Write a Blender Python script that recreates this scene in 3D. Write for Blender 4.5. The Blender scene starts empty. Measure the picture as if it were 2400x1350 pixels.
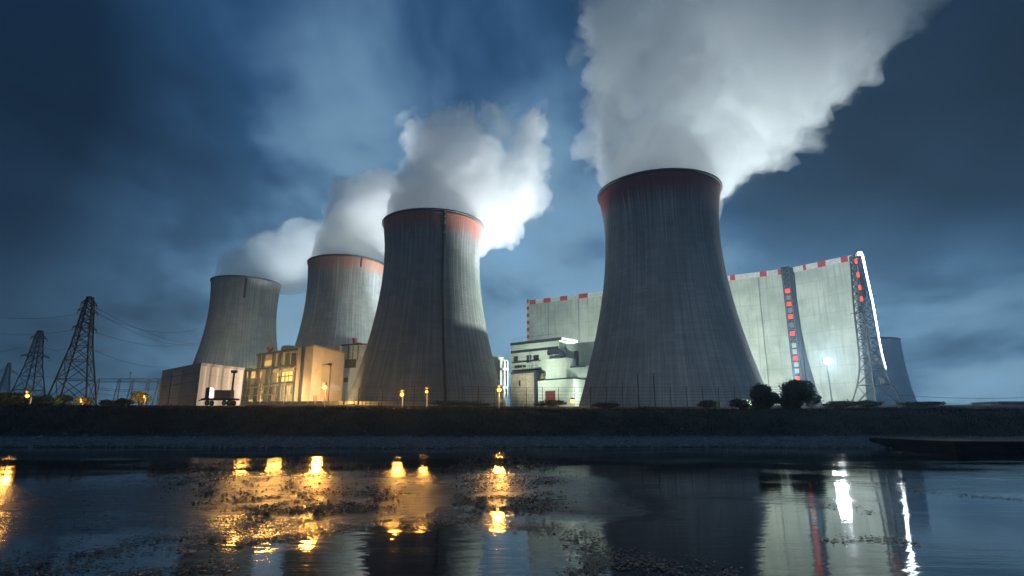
import bpy, bmesh, math, random
import numpy as np
from mathutils import Vector, Matrix, noise as mnoise
random.seed(7); rng = np.random.default_rng(7)
scene = bpy.context.scene
col = scene.collection
PI = math.pi
R = math.radians

# ------------------------------------------------------------------ camera
CAM_H, PITCH, FPX = 2.0, R(13.5), 1350.0          # metres, pitch up, focal length for a 2400 px wide frame
cam_d = bpy.data.cameras.new('camera'); cam = bpy.data.objects.new('camera', cam_d); col.objects.link(cam)
cam_d.sensor_width = 36; cam_d.lens = 36 * FPX / 2400; cam_d.clip_start = .1; cam_d.clip_end = 20000
cam.location = (0, 0, CAM_H); cam.rotation_euler = (PI / 2 + PITCH, 0, 0)
scene.camera = cam
scene.view_settings.view_transform = 'Standard'; scene.view_settings.look = 'None'
scene.view_settings.exposure = 0.0; scene.view_settings.gamma = 1
try: scene.view_settings.use_curve_mapping = False
except Exception: pass
cy = scene.cycles
cy.use_denoising = True
cy.max_bounces = 10; cy.diffuse_bounces = 2; cy.glossy_bounces = 3; cy.transmission_bounces = 4
cy.volume_bounces = 10; cy.transparent_max_bounces = 24
cy.sample_clamp_indirect = 4.0; cy.sample_clamp_direct = 0
cy.volume_step_rate = 1.0; cy.volume_max_steps = 256
cy.caustics_reflective = False; cy.caustics_refractive = False
cy.light_sampling_threshold = .003
cy.use_adaptive_sampling = True; cy.adaptive_threshold = .02

SP, CP = math.sin(PITCH), math.cos(PITCH)
def at(u, v, Y):                                    # a pixel of the 2400x1350 picture at world depth Y
    a, b = (u - 1200) / FPX, (675 - v) / FPX
    t = Y / (CP - b * SP)
    return Vector((t * a, Y, CAM_H + t * (SP + b * CP)))
def pdir(u, v):
    a, b = (u - 1200) / FPX, (675 - v) / FPX
    return Vector((a, CP - b * SP, SP + b * CP)).normalized()
def onwater(u, v, z=0.0):
    d = pdir(u, v); t = (z - CAM_H) / d.z
    return Vector((d.x * t, d.y * t, z))
def sm(t): t = min(1, max(0, t)); return t * t * (3 - 2 * t)

# ------------------------------------------------------------------ node helper
class NT:
    def __init__(s, tree): s.t = tree; s.n = tree.nodes; s.l = tree.links
    def new(s, kind, **kw):
        n = s.n.new(kind)
        for k, v in kw.items(): setattr(n, k, v)
        return n
    def put(s, sock, v):
        if hasattr(v, 'links') or isinstance(v, bpy.types.NodeSocket): s.l.new(v, sock)
        elif isinstance(v, (tuple, list, Vector)) and len(sock.default_value) == 4 and len(v) == 3: sock.default_value = (*v, 1)
        else: sock.default_value = v
    def math(s, op, a, b=None, c=None, clamp=False):
        n = s.new('ShaderNodeMath', operation=op, use_clamp=clamp); s.put(n.inputs[0], a)
        if b is not None: s.put(n.inputs[1], b)
        if c is not None: s.put(n.inputs[2], c)
        return n.outputs[0]
    def vmath(s, op, a, b=None):
        n = s.new('ShaderNodeVectorMath', operation=op); s.put(n.inputs[0], a)
        if b is not None: s.put(n.inputs[1], b)
        return n.outputs['Value'] if op in ('DOT_PRODUCT', 'LENGTH') else n.outputs[0]
    def sep(s, v):
        n = s.new('ShaderNodeSeparateXYZ'); s.put(n.inputs[0], v); return n.outputs
    def comb(s, x, y, z):
        n = s.new('ShaderNodeCombineXYZ'); [s.put(n.inputs[i], q) for i, q in enumerate((x, y, z))]; return n.outputs[0]
    def noise(s, vec, scale, detail=3, rough=.5, dist=0.):
        n = s.new('ShaderNodeTexNoise'); s.put(n.inputs['Vector'], vec)
        n.inputs['Scale'].default_value = scale; n.inputs['Detail'].default_value = detail
        n.inputs['Roughness'].default_value = rough; n.inputs['Distortion'].default_value = dist
        return n.outputs['Fac']
    def step(s, x, a, b, lo=0., hi=1.):
        n = s.new('ShaderNodeMapRange', interpolation_type='SMOOTHSTEP'); s.put(n.inputs[0], x)
        for i, q in enumerate((a, b, lo, hi)): s.put(n.inputs[i + 1], q)
        return n.outputs[0]
    def mix(s, f, a, b, mode='MIX'):
        n = s.new('ShaderNodeMix', data_type='RGBA', blend_type=mode)
        s.put(n.inputs[0], f); s.put(n.inputs[6], a); s.put(n.inputs[7], b); return n.outputs[2]
    def bump(s, hgt, strength=.3, dist=.1):
        n = s.new('ShaderNodeBump'); s.put(n.inputs['Strength'], strength); n.inputs['Distance'].default_value = dist
        s.put(n.inputs['Height'], hgt); return n.outputs[0]
def new_mat(name):
    m = bpy.data.materials.new(name); m.use_nodes = True
    N = NT(m.node_tree); b = m.node_tree.nodes['Principled BSDF']
    return m, N, b
def pset(N, b, color=None, rough=.7, metal=0, normal=None, spec=.5):
    if color is not None: N.put(b.inputs['Base Color'], color)
    N.put(b.inputs['Roughness'], rough); b.inputs['Metallic'].default_value = metal
    b.inputs['Specular IOR Level'].default_value = spec
    if normal is not None: N.put(b.inputs['Normal'], normal)

# ------------------------------------------------------------------ world: dusk sky with wind-drawn cloud
SUN_EL, SUN_ROT = R(-3.5), R(35)
w = bpy.data.worlds.new('World'); scene.world = w; w.use_nodes = True
N = NT(w.node_tree); bg = w.node_tree.nodes['Background']
sky = N.new('ShaderNodeTexSky', sky_type='NISHITA'); sky.sun_disc = False
sky.sun_elevation = SUN_EL; sky.sun_rotation = SUN_ROT
D = N.new('ShaderNodeTexCoord').outputs['Generated']
x, y, z = N.sep(D)
zc = N.math('ADD', N.math('MAXIMUM', z, 0.0), .32)
pc = N.comb(N.math('DIVIDE', x, zc), N.math('DIVIDE', y, zc), 0.)
wn_ = N.new('ShaderNodeTexNoise'); N.put(wn_.inputs['Vector'], pc); wn_.inputs['Scale'].default_value = 1.1; wn_.inputs['Detail'].default_value = 2
pc2 = N.vmath('ADD', pc, N.vmath('MULTIPLY', N.vmath('SUBTRACT', wn_.outputs['Color'], (.5, .5, .5)), (.34, .45, 0)))
c1 = N.noise(N.vmath('MULTIPLY', pc2, (1.0, .72, 1)), 1.7, 5, .5)
c2 = N.noise(N.vmath('MULTIPLY', pc2, (2.0, 1.4, 1)), 2.2, 4, .5)
cloud = N.step(N.math('ADD', N.math('MULTIPLY', c1, .66), N.math('MULTIPLY', c2, .34)), .33, .66)
grad = N.mix(N.step(z, 0., .55), (.100, .230, .375), (.031, .103, .235))
def lobe(u, v, k, amp):
    d = N.vmath('DOT_PRODUCT', D, tuple(pdir(u, v)))
    return N.math('MULTIPLY', N.math('POWER', N.math('MAXIMUM', d, 0.), k), amp)
bright = .60
for u_, v_, k_, a_ in ((700, 430, 11, .72), (1300, 620, 40, .7), (2330, 880, 40, .95), (1560, 690, 40, .5), (760, 640, 30, .3),
                       (2420, 170, 12, -.7), (40, 420, 20, -.5), (200, 60, 20, -.3), (1150, 40, 40, -.2), (2200, 640, 60, -.1), (150, 900, 40, -.2), (2420, 520, 60, -.12), (-50, 0, 20, -.35)):
    bright = N.math('ADD', bright, lobe(u_, v_, k_, a_))
bright = N.math('MULTIPLY', N.math('MAXIMUM', bright, .12), N.step(y, -.3, .5, .75, 1.))
cl = N.math('MULTIPLY', bright, N.math('ADD', N.math('MULTIPLY', cloud, 1.15), .50))
skyc = N.mix(1., grad, N.comb(cl, cl, cl), 'MULTIPLY')
pale = N.mix(N.step(cl, .6, 1.7, 0., .55), skyc, (.26, .42, .52))
tot = N.mix(1., pale, N.mix(1., sky.outputs[0], (.02, .02, .02), 'MULTIPLY'), 'ADD')
N.put(bg.inputs[0], tot); bg.inputs[1].default_value = 1.0
sd = bpy.data.lights.new('sun', 'SUN'); sd.energy = .10; sd.angle = R(12); sd.color = (.72, .86, 1)
so = bpy.data.objects.new('sun', sd); col.objects.link(so)          # the last glow of dusk, from behind the plant
so.rotation_euler = (R(-62), 0, R(-38)); so['kind'] = 'helper'

# ------------------------------------------------------------------ mesh helper
class MB:
    def __init__(s): s.v = []; s.f = []; s.m = []; s.mi = 0
    def add(s, vs, fs):
        o = len(s.v); s.v += [tuple(p) for p in vs]; s.f += [tuple(i + o for i in f) for f in fs]; s.m += [s.mi] * len(fs); return s
    def hexa(s, p):                                              # 4 bottom (ccw) + 4 top corners
        return s.add(p, [(3, 2, 1, 0), (4, 5, 6, 7), (0, 1, 5, 4), (1, 2, 6, 5), (2, 3, 7, 6), (3, 0, 4, 7)])
    def box(s, c, d, rz=0):
        ca, sa = math.cos(rz), math.sin(rz); o = []
        for k in (-1, 1):
            for i, j in ((-1, -1), (1, -1), (1, 1), (-1, 1)):
                X, Y = i * d[0] / 2, j * d[1] / 2
                o.append((c[0] + X * ca - Y * sa, c[1] + X * sa + Y * ca, c[2] + k * d[2] / 2))
        return s.hexa(o)
    def prism(s, pts, z0, z1):
        n = len(pts); v = [(p[0], p[1], z0) for p in pts] + [(p[0], p[1], z1) for p in pts]
        return s.add(v, [tuple(range(n - 1, -1, -1)), tuple(range(n, 2 * n))] + [(i, (i + 1) % n, n + (i + 1) % n, n + i) for i in range(n)])
    def slab(s, pts, d):                                         # polygon of 3-D points extruded by vector d
        n = len(pts); d = Vector(d); v = [Vector(p) for p in pts]; v = v + [p + d for p in v]
        return s.add(v, [tuple(range(n)), tuple(range(2 * n - 1, n - 1, -1))] + [((i + 1) % n, i, n + i, n + (i + 1) % n) for i in range(n)])
    def tube(s, pts, r, n=6, cap=True):
        pts = [Vector(p) for p in pts]; rings = []
        rr = r if isinstance(r, (list, tuple)) else [r] * len(pts)
        for i, p in enumerate(pts):
            t = (pts[min(i + 1, len(pts) - 1)] - pts[max(i - 1, 0)]).normalized()
            a = t.orthogonal().normalized() if abs(t.z) > .95 else t.cross(Vector((0, 0, 1))).normalized()
            b = t.cross(a)
            rings.append([p + (a * math.cos(2 * PI * k / n) + b * math.sin(2 * PI * k / n)) * rr[i] for k in range(n)])
        f = [(i * n + k, i * n + (k + 1) % n, (i + 1) * n + (k + 1) % n, (i + 1) * n + k) for i in range(len(pts) - 1) for k in range(n)]
        if cap: f += [tuple(range(n - 1, -1, -1)), tuple(range((len(pts) - 1) * n, len(pts) * n))]
        return s.add([q for g in rings for q in g], f)
    def bar(s, a, b, r): return s.tube([a, b], r, 4)
    def lathe(s, prof, n=24, c=(0, 0, 0), close=False):
        v = []; f = []; m = len(prof)
        for k in range(n):
            a = 2 * PI * k / n
            for r_, z_ in prof: v.append((c[0] + r_ * math.cos(a), c[1] + r_ * math.sin(a), c[2] + z_))
        for k in range(n):
            k2 = (k + 1) % n
            for i in range(m - 1 + (1 if close else 0)):
                j = (i + 1) % m
                f.append((k * m + i, k2 * m + i, k2 * m + j, k * m + j))
        return s.add(v, f)
    def ball(s, c, r, n=12, sz=1.):
        prof = [(max(1e-3, r * math.sin(PI * i / 8)), -r * sz * math.cos(PI * i / 8)) for i in range(9)]
        return s.lathe(prof, n, c)
    def build(s, name, mats, parent=None, smooth=False):
        me = bpy.data.meshes.new(name); me.from_pydata(s.v, [], s.f)
        for m_ in (mats if isinstance(mats, (list, tuple)) else [mats]): me.materials.append(m_)
        me.polygons.foreach_set('material_index', s.m)
        if smooth: me.polygons.foreach_set('use_smooth', [True] * len(me.polygons))
        me.update()
        o = bpy.data.objects.new(name, me); col.objects.link(o)
        if parent is not None:
            o.parent = parent; o.matrix_parent_inverse = parent.matrix_basis.inverted()
        return o
def tag(o, label=None, cat=None, group=None, kind=None):
    for k, v in (('label', label), ('category', cat), ('group', group), ('kind', kind)):
        if v: o[k] = v
    return o
def thing(name, loc, label, cat, group=None):
    o = bpy.data.objects.new(name, None); col.objects.link(o); o.location = loc
    o.empty_display_size = .5
    return tag(o, label, cat, group)
def dup(root, loc, label=None, rz=None, scale=None):
    r = root.copy(); col.objects.link(r)
    off = Vector(loc) - Vector(root.location)
    r.location = loc
    if rz is not None: r.rotation_euler = (0, 0, rz)
    if scale is not None: r.scale = scale
    if label: r['label'] = label
    for ch in list(root.children):
        c = ch.copy(); col.objects.link(c); c.parent = r
        for g in list(ch.children):
            d = g.copy(); col.objects.link(d); d.parent = c
    return r

# ------------------------------------------------------------------ materials
def tower_mat(name, rust, rcol, H=100., seed=0., dark=1., band=15.):
    m, N, b = new_mat(name)
    P = N.new('ShaderNodeTexCoord').outputs['Object']; x, y, z = N.sep(P)
    ang = N.math('ARCTAN2', x, N.math('MULTIPLY', y, -1.))
    S = lambda ka, kz, sc, de=3, ro=.55: N.noise(N.comb(N.math('MULTIPLY', ang, ka), N.math('MULTIPLY', z, kz), seed), sc, de, ro)
    streak = S(34., .018, 1., 4, .65); streak2 = S(90., .03, 1., 3); big = S(1.4, .03, 1., 3); lifts = N.noise(N.comb(N.math('MULTIPLY', ang, 6.), N.math('MULTIPLY', z, .9), seed), 1., 2)
    c = N.mix(N.step(streak, .32, .7), (.18 * dark, .20 * dark, .215 * dark), (.33 * dark, .36 * dark, .375 * dark))
    c = N.mix(N.step(streak2, .5, .8, 0., .45), c, (.42 * dark, .43 * dark, .40 * dark))
    c = N.mix(N.step(big, .42, .68, 0., .45), c, (.17 * dark, .18 * dark, .18 * dark))
    c = N.mix(N.step(lifts, .5, .75, 0., .22), c, (.13, .14, .14))
    wn = N.new('ShaderNodeTexWhiteNoise'); wn.noise_dimensions = '3D'
    N.put(wn.inputs['Vector'], N.comb(N.math('FLOOR', N.math('MULTIPLY', ang, 36 / (2 * PI))), N.math('FLOOR', N.math('DIVIDE', z, 3.1)), seed))
    c = N.mix(N.step(wn.outputs['Value'], .55, 1., 0., .20), c, (.13, .14, .145)); c = N.mix(N.step(wn.outputs['Value'], .0, .2, .16, 0.), c, (.45, .46, .45))
    fr = N.math('ABSOLUTE', N.math('SUBTRACT', N.math('FRACT', N.math('MULTIPLY', ang, 72 / (2 * PI))), .5))
    keep = N.step(S(9., .05, 1., 2), .38, .6)
    rib = N.math('MULTIPLY', N.step(fr, .0, .05, 1., 0.), N.math('MULTIPLY', keep, .55))
    c = N.mix(rib, c, (.55 * dark, .56 * dark, .52 * dark))
    fz = N.math('ABSOLUTE', N.math('SUBTRACT', N.math('FRACT', N.math('DIVIDE', z, 3.1)), .5))
    c = N.mix(N.math('MULTIPLY', N.step(fz, 0., .06, 1., 0.), .26), c, (.10, .11, .11))
    # dark run-off stains under the throat and the rust coloured band at the rim
    drip = S(26., .01, 1., 4, .7)
    zz = N.math('ADD', z, N.math('MULTIPLY', N.math('SUBTRACT', drip, .5), 24.))
    stain = N.math('MULTIPLY', N.step(zz, H - 40, H - 12), N.step(S(46., .008, 1., 3, .6), .42, .62, 0., .6))
    c = N.mix(stain, c, (.12, .125, .125))
    c = N.mix(N.math('MULTIPLY', N.step(zz, H - band, H - band * .35), rust), c, N.mix(N.step(streak2, .35, .7), tuple(q * .8 for q in rcol), tuple(q * 1.3 for q in rcol)))
    c = N.mix(N.step(z, H - .9, H - .5), c, (.03, .03, .03))
    hgt = N.math('ADD', N.math('MULTIPLY', streak, .4), N.math('MULTIPLY', N.step(fr, 0., .07, 1., 0.), .8))
    hgt = N.math('ADD', hgt, N.math('MULTIPLY', N.step(fz, 0., .08, 1., 0.), -.3))
    pset(N, b, c, .85, normal=N.bump(hgt, .5, .3), spec=.25)
    return m
def concrete(name, c0, c1, sc=.4, rough=.8, streak=True, bump=.2, spec=.3):
    m, N, b = new_mat(name)
    P = N.new('ShaderNodeTexCoord').outputs['Object']; x, y, z = N.sep(P)
    n1 = N.noise(P, sc, 5, .6)
    c = N.mix(N.step(n1, .3, .7), c0, c1)
    if streak:
        s = N.noise(N.comb(N.math('MULTIPLY', x, 1.), N.math('MULTIPLY', y, 1.), N.math('MULTIPLY', z, .05)), .9, 4, .6)
        c = N.mix(N.step(s, .5, .75, 0., .45), c, tuple(q * .55 for q in c0))
    n2 = N.noise(P, sc * 9, 3)
    pset(N, b, c, rough, normal=N.bump(n2, bump, .1), spec=spec)
    return m
def clad(name, c0, c1, pitch=1.2, rough=.55):                     # ribbed sheet cladding with faint panel joints and grime
    m, N, b = new_mat(name)
    P = N.new('ShaderNodeTexCoord').outputs['Object']; x, y, z = N.sep(P)
    h = N.math('ADD', N.math('MULTIPLY', x, .76), N.math('MULTIPLY', y, -.65))
    fr = N.math('ABSOLUTE', N.math('SUBTRACT', N.math('FRACT', N.math('DIVIDE', h, pitch)), .5))
    fz = N.math('ABSOLUTE', N.math('SUBTRACT', N.math('FRACT', N.math('DIVIDE', z, 6.)), .5))
    c = N.mix(N.step(N.noise(P, .16, 4, .6), .35, .68), c0, c1)
    c = N.mix(N.step(N.noise(N.comb(x, y, N.math('MULTIPLY', z, .04)), .7, 4, .6), .52, .75, 0., .22), c, tuple(q * .6 for q in c0))
    c = N.mix(N.math('MULTIPLY', N.step(fz, 0., .02, 1., 0.), .35), c, tuple(q * .4 for q in c0))
    pset(N, b, c, rough, normal=N.bump(N.step(fr, .1, .3), .25, .08), spec=.35)
    return m
def plain(name, c, rough=.6, metal=0, var=.3, sc=1.5):
    m, N, b = new_mat(name)
    P = N.new('ShaderNodeTexCoord').outputs['Object']
    n = N.noise(P, sc, 4, .6)
    pset(N, b, N.mix(N.step(n, .3, .7), tuple(q * (1 - var) for q in c), tuple(min(1, q * (1 + var)) for q in c)), rough, metal, N.bump(n, .1, .05))
    return m
def glow(name, c, s):
    m = bpy.data.materials.new(name); m.use_nodes = True; t = m.node_tree; t.nodes.clear()
    e = t.nodes.new('ShaderNodeEmission'); o = t.nodes.new('ShaderNodeOutputMaterial')
    e.inputs[0].default_value = (*c, 1); e.inputs[1].default_value = s; t.links.new(e.outputs[0], o.inputs[0]); return m
M = {}
M['t4'] = tower_mat('tower concrete maroon rim', .95, (.22, .055, .06), 100, 3.1)
M['t3'] = tower_mat('tower concrete red rim', .95, (.33, .125, .095), 100, 9.7, 1., 14.)
M['t2'] = tower_mat('tower concrete orange rim', .9, (.34, .165, .12), 100, 17.3, 1., 11.)
M['t1'] = tower_mat('tower concrete plain rim', .12, (.2, .1, .06), 100, 23.9)
M['hall'] = concrete('hall concrete', (.46, .50, .44), (.66, .70, .62), .07, .8)
def joints(m, px_, pz_):
    N = NT(m.node_tree); b = m.node_tree.nodes['Principled BSDF']; P = N.new('ShaderNodeTexCoord').outputs['Object']; x, y, z = N.sep(P)
    h = N.math('ADD', N.math('MULTIPLY', x, .82), N.math('MULTIPLY', y, -.57)); src = b.inputs['Base Color'].links[0].from_socket
    ln = lambda q, w_: N.step(N.math('ABSOLUTE', N.math('SUBTRACT', N.math('FRACT', q), .5)), 0., w_, 1., 0.)
    c = N.mix(N.math('MULTIPLY', N.math('MAXIMUM', ln(N.math('DIVIDE', h, px_), .022), ln(N.math('DIVIDE', z, pz_), .03)), .30), src, (.16, .18, .16))
    run = N.noise(N.comb(N.math('MULTIPLY', h, .55), N.math('MULTIPLY', z, .012), 2.), 1., 4, .7)
    c = N.mix(N.math('MULTIPLY', N.step(run, .50, .72), N.step(z, 40., 104., .15, .6)), c, (.27, .28, .24))
    N.put(b.inputs['Base Color'], c)
joints(M['hall'], 7.5, 11.)
M['hall_back'] = concrete('hall shaded concrete', (.20, .23, .26), (.30, .33, .36), .05)  # darker, bluer copy of the hall concrete, shade put into its colour
M['cladg'] = clad('pale green cladding', (.58, .66, .56), (.68, .75, .66))
M['cladw'] = clad('white cladding', (.30, .32, .31), (.42, .44, .42))
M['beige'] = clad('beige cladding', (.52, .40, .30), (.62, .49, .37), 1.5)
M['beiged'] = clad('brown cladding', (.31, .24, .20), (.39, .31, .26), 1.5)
M['quay'] = concrete('weathered quay concrete', (.018, .02, .021), (.04, .041, .04), .8)
M['brick'] = concrete('stained render', (.42, .32, .22), (.58, .50, .40), .5)
M['navy'] = plain('dark blue steel', (.03, .042, .07), .45, 0)
M['steel'] = plain('dark lattice steel', (.045, .05, .055), .5, .3)
M['galv'] = plain('galvanised steel', (.30, .32, .33), .45, .6)
M['wire'] = plain('wire', (.03, .035, .04), .5)
M['redp'] = plain('red paint', (.55, .05, .05), .45)
M['whitep'] = plain('white paint', (.75, .75, .74), .45)
M['maroon'] = plain('oxide red steel', (.16, .035, .035), .5)
M['glassd'] = plain('dark glazing', (.02, .03, .04), .12)
M['hazec'] = concrete('far haze blue', (.38, .50, .60), (.44, .56, .66), .03)  # pale blue of distant haze put into the far tower's colour
M['darkin'] = plain('dark louvre', (.02, .024, .03), .6)
M['barrier'] = concrete('barrier concrete', (.40, .36, .30), (.52, .47, .40), 1.2)
M['rubber'] = plain('rubber', (.02, .02, .02), .8)
M['bark'] = plain('bark', (.05, .04, .03), .9)
M['sodium'] = glow('sodium lamp', (1, .42, .045), 9)
M['whitelamp'] = glow('white floodlight', (.86, .95, 1), 60)
M['strip'] = glow('white light strip', (.82, .93, 1), 45)
M['redlamp'] = glow('red obstruction light', (1, .09, .045), 1.7)
M['litwin'] = glow('lit window', (1, .58, .14), 1.6)
M['litwin2'] = glow('dim lit window', (1, .62, .22), .75)

def leaf_mat(name, c, c2, rough=.55, gs=1.1):
    m, N, b = new_mat(name)
    P = N.new('ShaderNodeTexCoord').outputs['Object']
    pset(N, b, N.mix(N.step(N.noise(P, gs, 4, .65), .35, .68), c, c2), rough, spec=.4)
    return m
M['leaf_dark'] = leaf_mat('dark shrub leaves', (.030, .050, .022), (.055, .085, .035))
M['leaf_green'] = leaf_mat('green shrub leaves', (.06, .11, .03), (.12, .18, .05))
M['leaf_yel'] = leaf_mat('yellowing shrub leaves', (.16, .15, .03), (.26, .22, .05))
M['grass'] = leaf_mat('dark grass blades', (.03, .035, .025), (.13, .12, .08), .7, .3)
m, N, b = new_mat('bank soil')
P = N.new('ShaderNodeTexCoord').outputs['Object']; x, y, z = N.sep(P)
n1 = N.noise(P, .22, 6, .65); n2 = N.noise(P, 2.2, 5, .7); n3 = N.noise(N.comb(N.math('MULTIPLY', x, .5), y, z), 5., 3)
soil = N.mix(N.step(n1, .35, .65), (.04, .04, .033), (.085, .08, .062))
soil = N.mix(N.step(n2, .55, .75, 0., .6), soil, (.13, .125, .10))
stony = N.math('MULTIPLY', N.step(z, .05, .25), N.step(N.math('ADD', z, N.math('MULTIPLY', n1, .5)), .9, 1.35, 1., 0.))
soil = N.mix(stony, soil, N.mix(N.step(n3, .35, .7), (.08, .083, .083), (.30, .30, .285)))
yard = N.step(z, 6.2, 7.5)
soil = N.mix(yard, soil, N.mix(N.step(n2, .3, .7), (.10, .095, .085), (.17, .16, .14)))
pset(N, b, soil, .9, normal=N.bump(N.math('ADD', N.math('MULTIPLY', n2, .6), N.math('MULTIPLY', n3, .4)), .9, .25), spec=.2)
M['soil'] = m

# water: dark, mirror smooth where calm, ruffled in drifting patches
m, N, b = new_mat('canal water')
P = N.new('ShaderNodeTexCoord').outputs['Object']; x, y, z = N.sep(P)
rip = N.noise(N.vmath('MULTIPLY', P, (.55, 1.5, 1.)), 1.6, 4, .6)
rip2 = N.noise(N.vmath('MULTIPLY', P, (.8, 1.4, 1.)), 7., 3, .6)
patch = N.step(N.noise(N.vmath('MULTIPLY', P, (.45, 1., 1.)), .16, 3, .55, .6), .38, .75, 0., .7)
def blot(cx, cy_, rx, ry):
    d = N.vmath('LENGTH', N.vmath('MULTIPLY', N.vmath('SUBTRACT', P, (cx, cy_, 0)), (1 / rx, 1 / ry, 0)))
    d = N.math('ADD', d, N.math('MULTIPLY', N.math('SUBTRACT', N.noise(P, .45, 4, .65), .5), 1.2))
    return N.step(d, .45, 1.25, 1., 0.)
gold = None
for u_, v_, rx, ry in ((620, 1150, 9.5, 9.), (830, 1180, 4.5, 5.), (1200, 1140, 4.5, 8.), (1330, 1190, 2.6, 2.4)):
    q = onwater(u_, v_); gold = blot(q.x, q.y, rx, ry) if gold is None else N.math('MAXIMUM', gold, blot(q.x, q.y, rx, ry))
patch = N.math('MAXIMUM', N.math('MULTIPLY', patch, .45), gold)
hh = N.math('ADD', N.math('MULTIPLY', rip, .7), N.math('MULTIPLY', rip2, N.math('MULTIPLY', patch, .35)))
pset(N, b, (.006, .011, .018), N.math('ADD', N.math('MULTIPLY', patch, .29), .025), normal=N.bump(hh, N.math('ADD', N.math('MULTIPLY', patch, .75), .04), .12))
b.inputs['IOR'].default_value = 1.333
M['water'] = m

# ------------------------------------------------------------------ ground and water
YS = 57.0
def shore(x): return YS + 1.2 * math.sin(x * .11) + .6 * math.sin(x * .31 + 1) + (0 if x < 62 else -min(14., (x - 62) * .5))
def ground(x, y):
    d = y - shore(x)
    if d < 0: return max(-1.6, d * .12)
    crest = 3.98 + .42 * sm(-x / 70) + .0 * x
    if d < 8.5: z = .85 * (d / 8.5) ** .8
    elif d < 19: z = .85 + (crest - .85) * sm((d - 8.5) / 10.5) ** .85
    else:
        yy = y - (shore(x) + 19)
        z = crest + .0366 * min(yy, 160) + (10.2 - crest - 5.86) * sm((yy - 160) / 80)
    if 0 < d < 45: z += (.10 * mnoise.noise((x * .3, y * .3, 0)) + .22 * mnoise.noise((x * .09, y * .12, 4)) * min(1, d / 9)) * min(1, d / 4) * (1 if d < 22 else max(0, 1 - (d - 22) / 20))
    return z
def lin(a, b, n): return [a + (b - a) * i / (n - 1) for i in range(n)]
xs = sorted(set(lin(-4000, -300, 9) + lin(-300, -110, 20) + lin(-110, 110, 177) + lin(110, 400, 24) + lin(400, 4000, 9)))
ys = sorted(set(lin(-300, 30, 6) + lin(30, 54, 6) + lin(54, 90, 73) + lin(90, 330, 41) + lin(330, 1000, 8) + lin(1000, 7000, 7)))
mb = MB(); nx = len(xs)
mb.add([(X, Y, ground(X, Y)) for Y in ys for X in xs], [(j * nx + i, j * nx + i + 1, (j + 1) * nx + i + 1, (j + 1) * nx + i) for j in range(len(ys) - 1) for i in range(nx - 1)])
tag(mb.build('ground', M['soil'], None, True), kind='structure')
mb = MB(); mb.add([(-4000, -300, 0), (4000, -300, 0), (4000, 62, 0), (-4000, 62, 0)], [(0, 1, 2, 3)])
tag(mb.build('water', M['water']), kind='structure')
def gp(u, v, Y):                                                  # ground point below a pixel at depth Y
    p = at(u, v, Y); return Vector((p.x, Y, ground(p.x, Y)))

# ------------------------------------------------------------------ cooling towers
TZ = 9.6; TH = 100.0
def cooling_tower(X, Y, rb, rw, rt, zw, mat, label, extra=None):
    root = thing('cooling_tower', (X, Y, TZ), label, 'cooling tower', 'cooling towers of the power plant')
    def rad(q):
        return math.sqrt(rw ** 2 + ((zw - q) / zw) ** 2 * (rb ** 2 - rw ** 2)) if q < zw else math.sqrt(rw ** 2 + ((q - zw) / (1 - zw)) ** 2 * (rt ** 2 - rw ** 2))
    outer = [(rad(q), q * TH) for q in lin(-.02, 1, 60)]
    inner = [(rad(q) - .9, q * TH) for q in lin(1, .45, 20)]
    s = MB().lathe([(r_, z_) for r_, z_ in outer] + inner, 144)
    s.v = [(a + X, b_ + Y, c + TZ) for a, b_, c in s.v]
    sh = s.build('shell', mat, root, True)
    # the mesh lives in world coordinates: move it to the tower's own so the material's object space is centred
    sh.data.transform(Matrix.Translation((-X, -Y, -TZ))); sh.matrix_parent_inverse = Matrix(); sh.location = (0, 0, 0)
    rim = MB().lathe([(rt + .02, TH - .6), (rt + .55, TH - .5), (rt + .6, TH + .25), (rt - 1.0, TH + .25), (rt - 1.0, TH - .3)], 144)
    o = rim.build('rim_ring', M['steel'], None, True); o.parent = root
    return root, rad
def on_tower(X, Y, rad, ang, q, out=0.):                           # ang measured from straight at the viewer, positive towards +x
    r_ = rad(q) + out; return Vector((r_ * math.sin(ang), -r_ * math.cos(ang), q * TH))
def ladder(root, X, Y, rad, ang, q0, q1, mat, wd=.9, out=.35):
    L = MB(); qs = lin(q0, q1, 40)
    for sgn in (-1, 1):
        L.tube([on_tower(X, Y, rad, ang + sgn * wd / 2 / rad(q), q, out) for q in qs], .16, 4)
    for q in lin(q0, q1, 120): L.bar(on_tower(X, Y, rad, ang - wd / 2 / rad(q), q, out), on_tower(X, Y, rad, ang + wd / 2 / rad(q), q, out), .07)
    L.tube([on_tower(X, Y, rad, ang, q, .2) for q in qs], .38, 5)
    o = L.build('ladder', mat); o.parent = root
    return o
t4, rad4 = cooling_tower(69.9, 257.1, 40.8, 26.0, 28.3, .79, M['t4'], 'tallest looking cooling tower, dark concrete with a maroon rim, in front of the long hall')
t3, rad3 = cooling_tower(-43.5, 302.5, 41.4, 25.7, 27.4, .81, M['t3'], 'cooling tower with red rim and a dark ladder down its pale floodlit side')
t2, rad2 = cooling_tower(-113., 381.5, 41.1, 25.1, 25.9, .82, M['t2'], 'orange rimmed cooling tower half hidden behind its red rimmed neighbour')
t1, rad1 = cooling_tower(-205.8, 433.5, 40.2, 23.7, 24.8, .81, M['t1'], 'smallest looking cooling tower, plain grey rim with black stains, behind beige building')
lad = ladder(t3, -43.5, 302.5, rad3, .34, .0, .995, M['steel'])
for q in (.99, .965, .93, .88):
    p = on_tower(0, 0, rad3, .345, q, .9); fx = MB(); fx.box((p.x, p.y, p.z), (.9, .5, .7)); o = fx.build('cable_box', M['galv']); o.parent = lad
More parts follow.
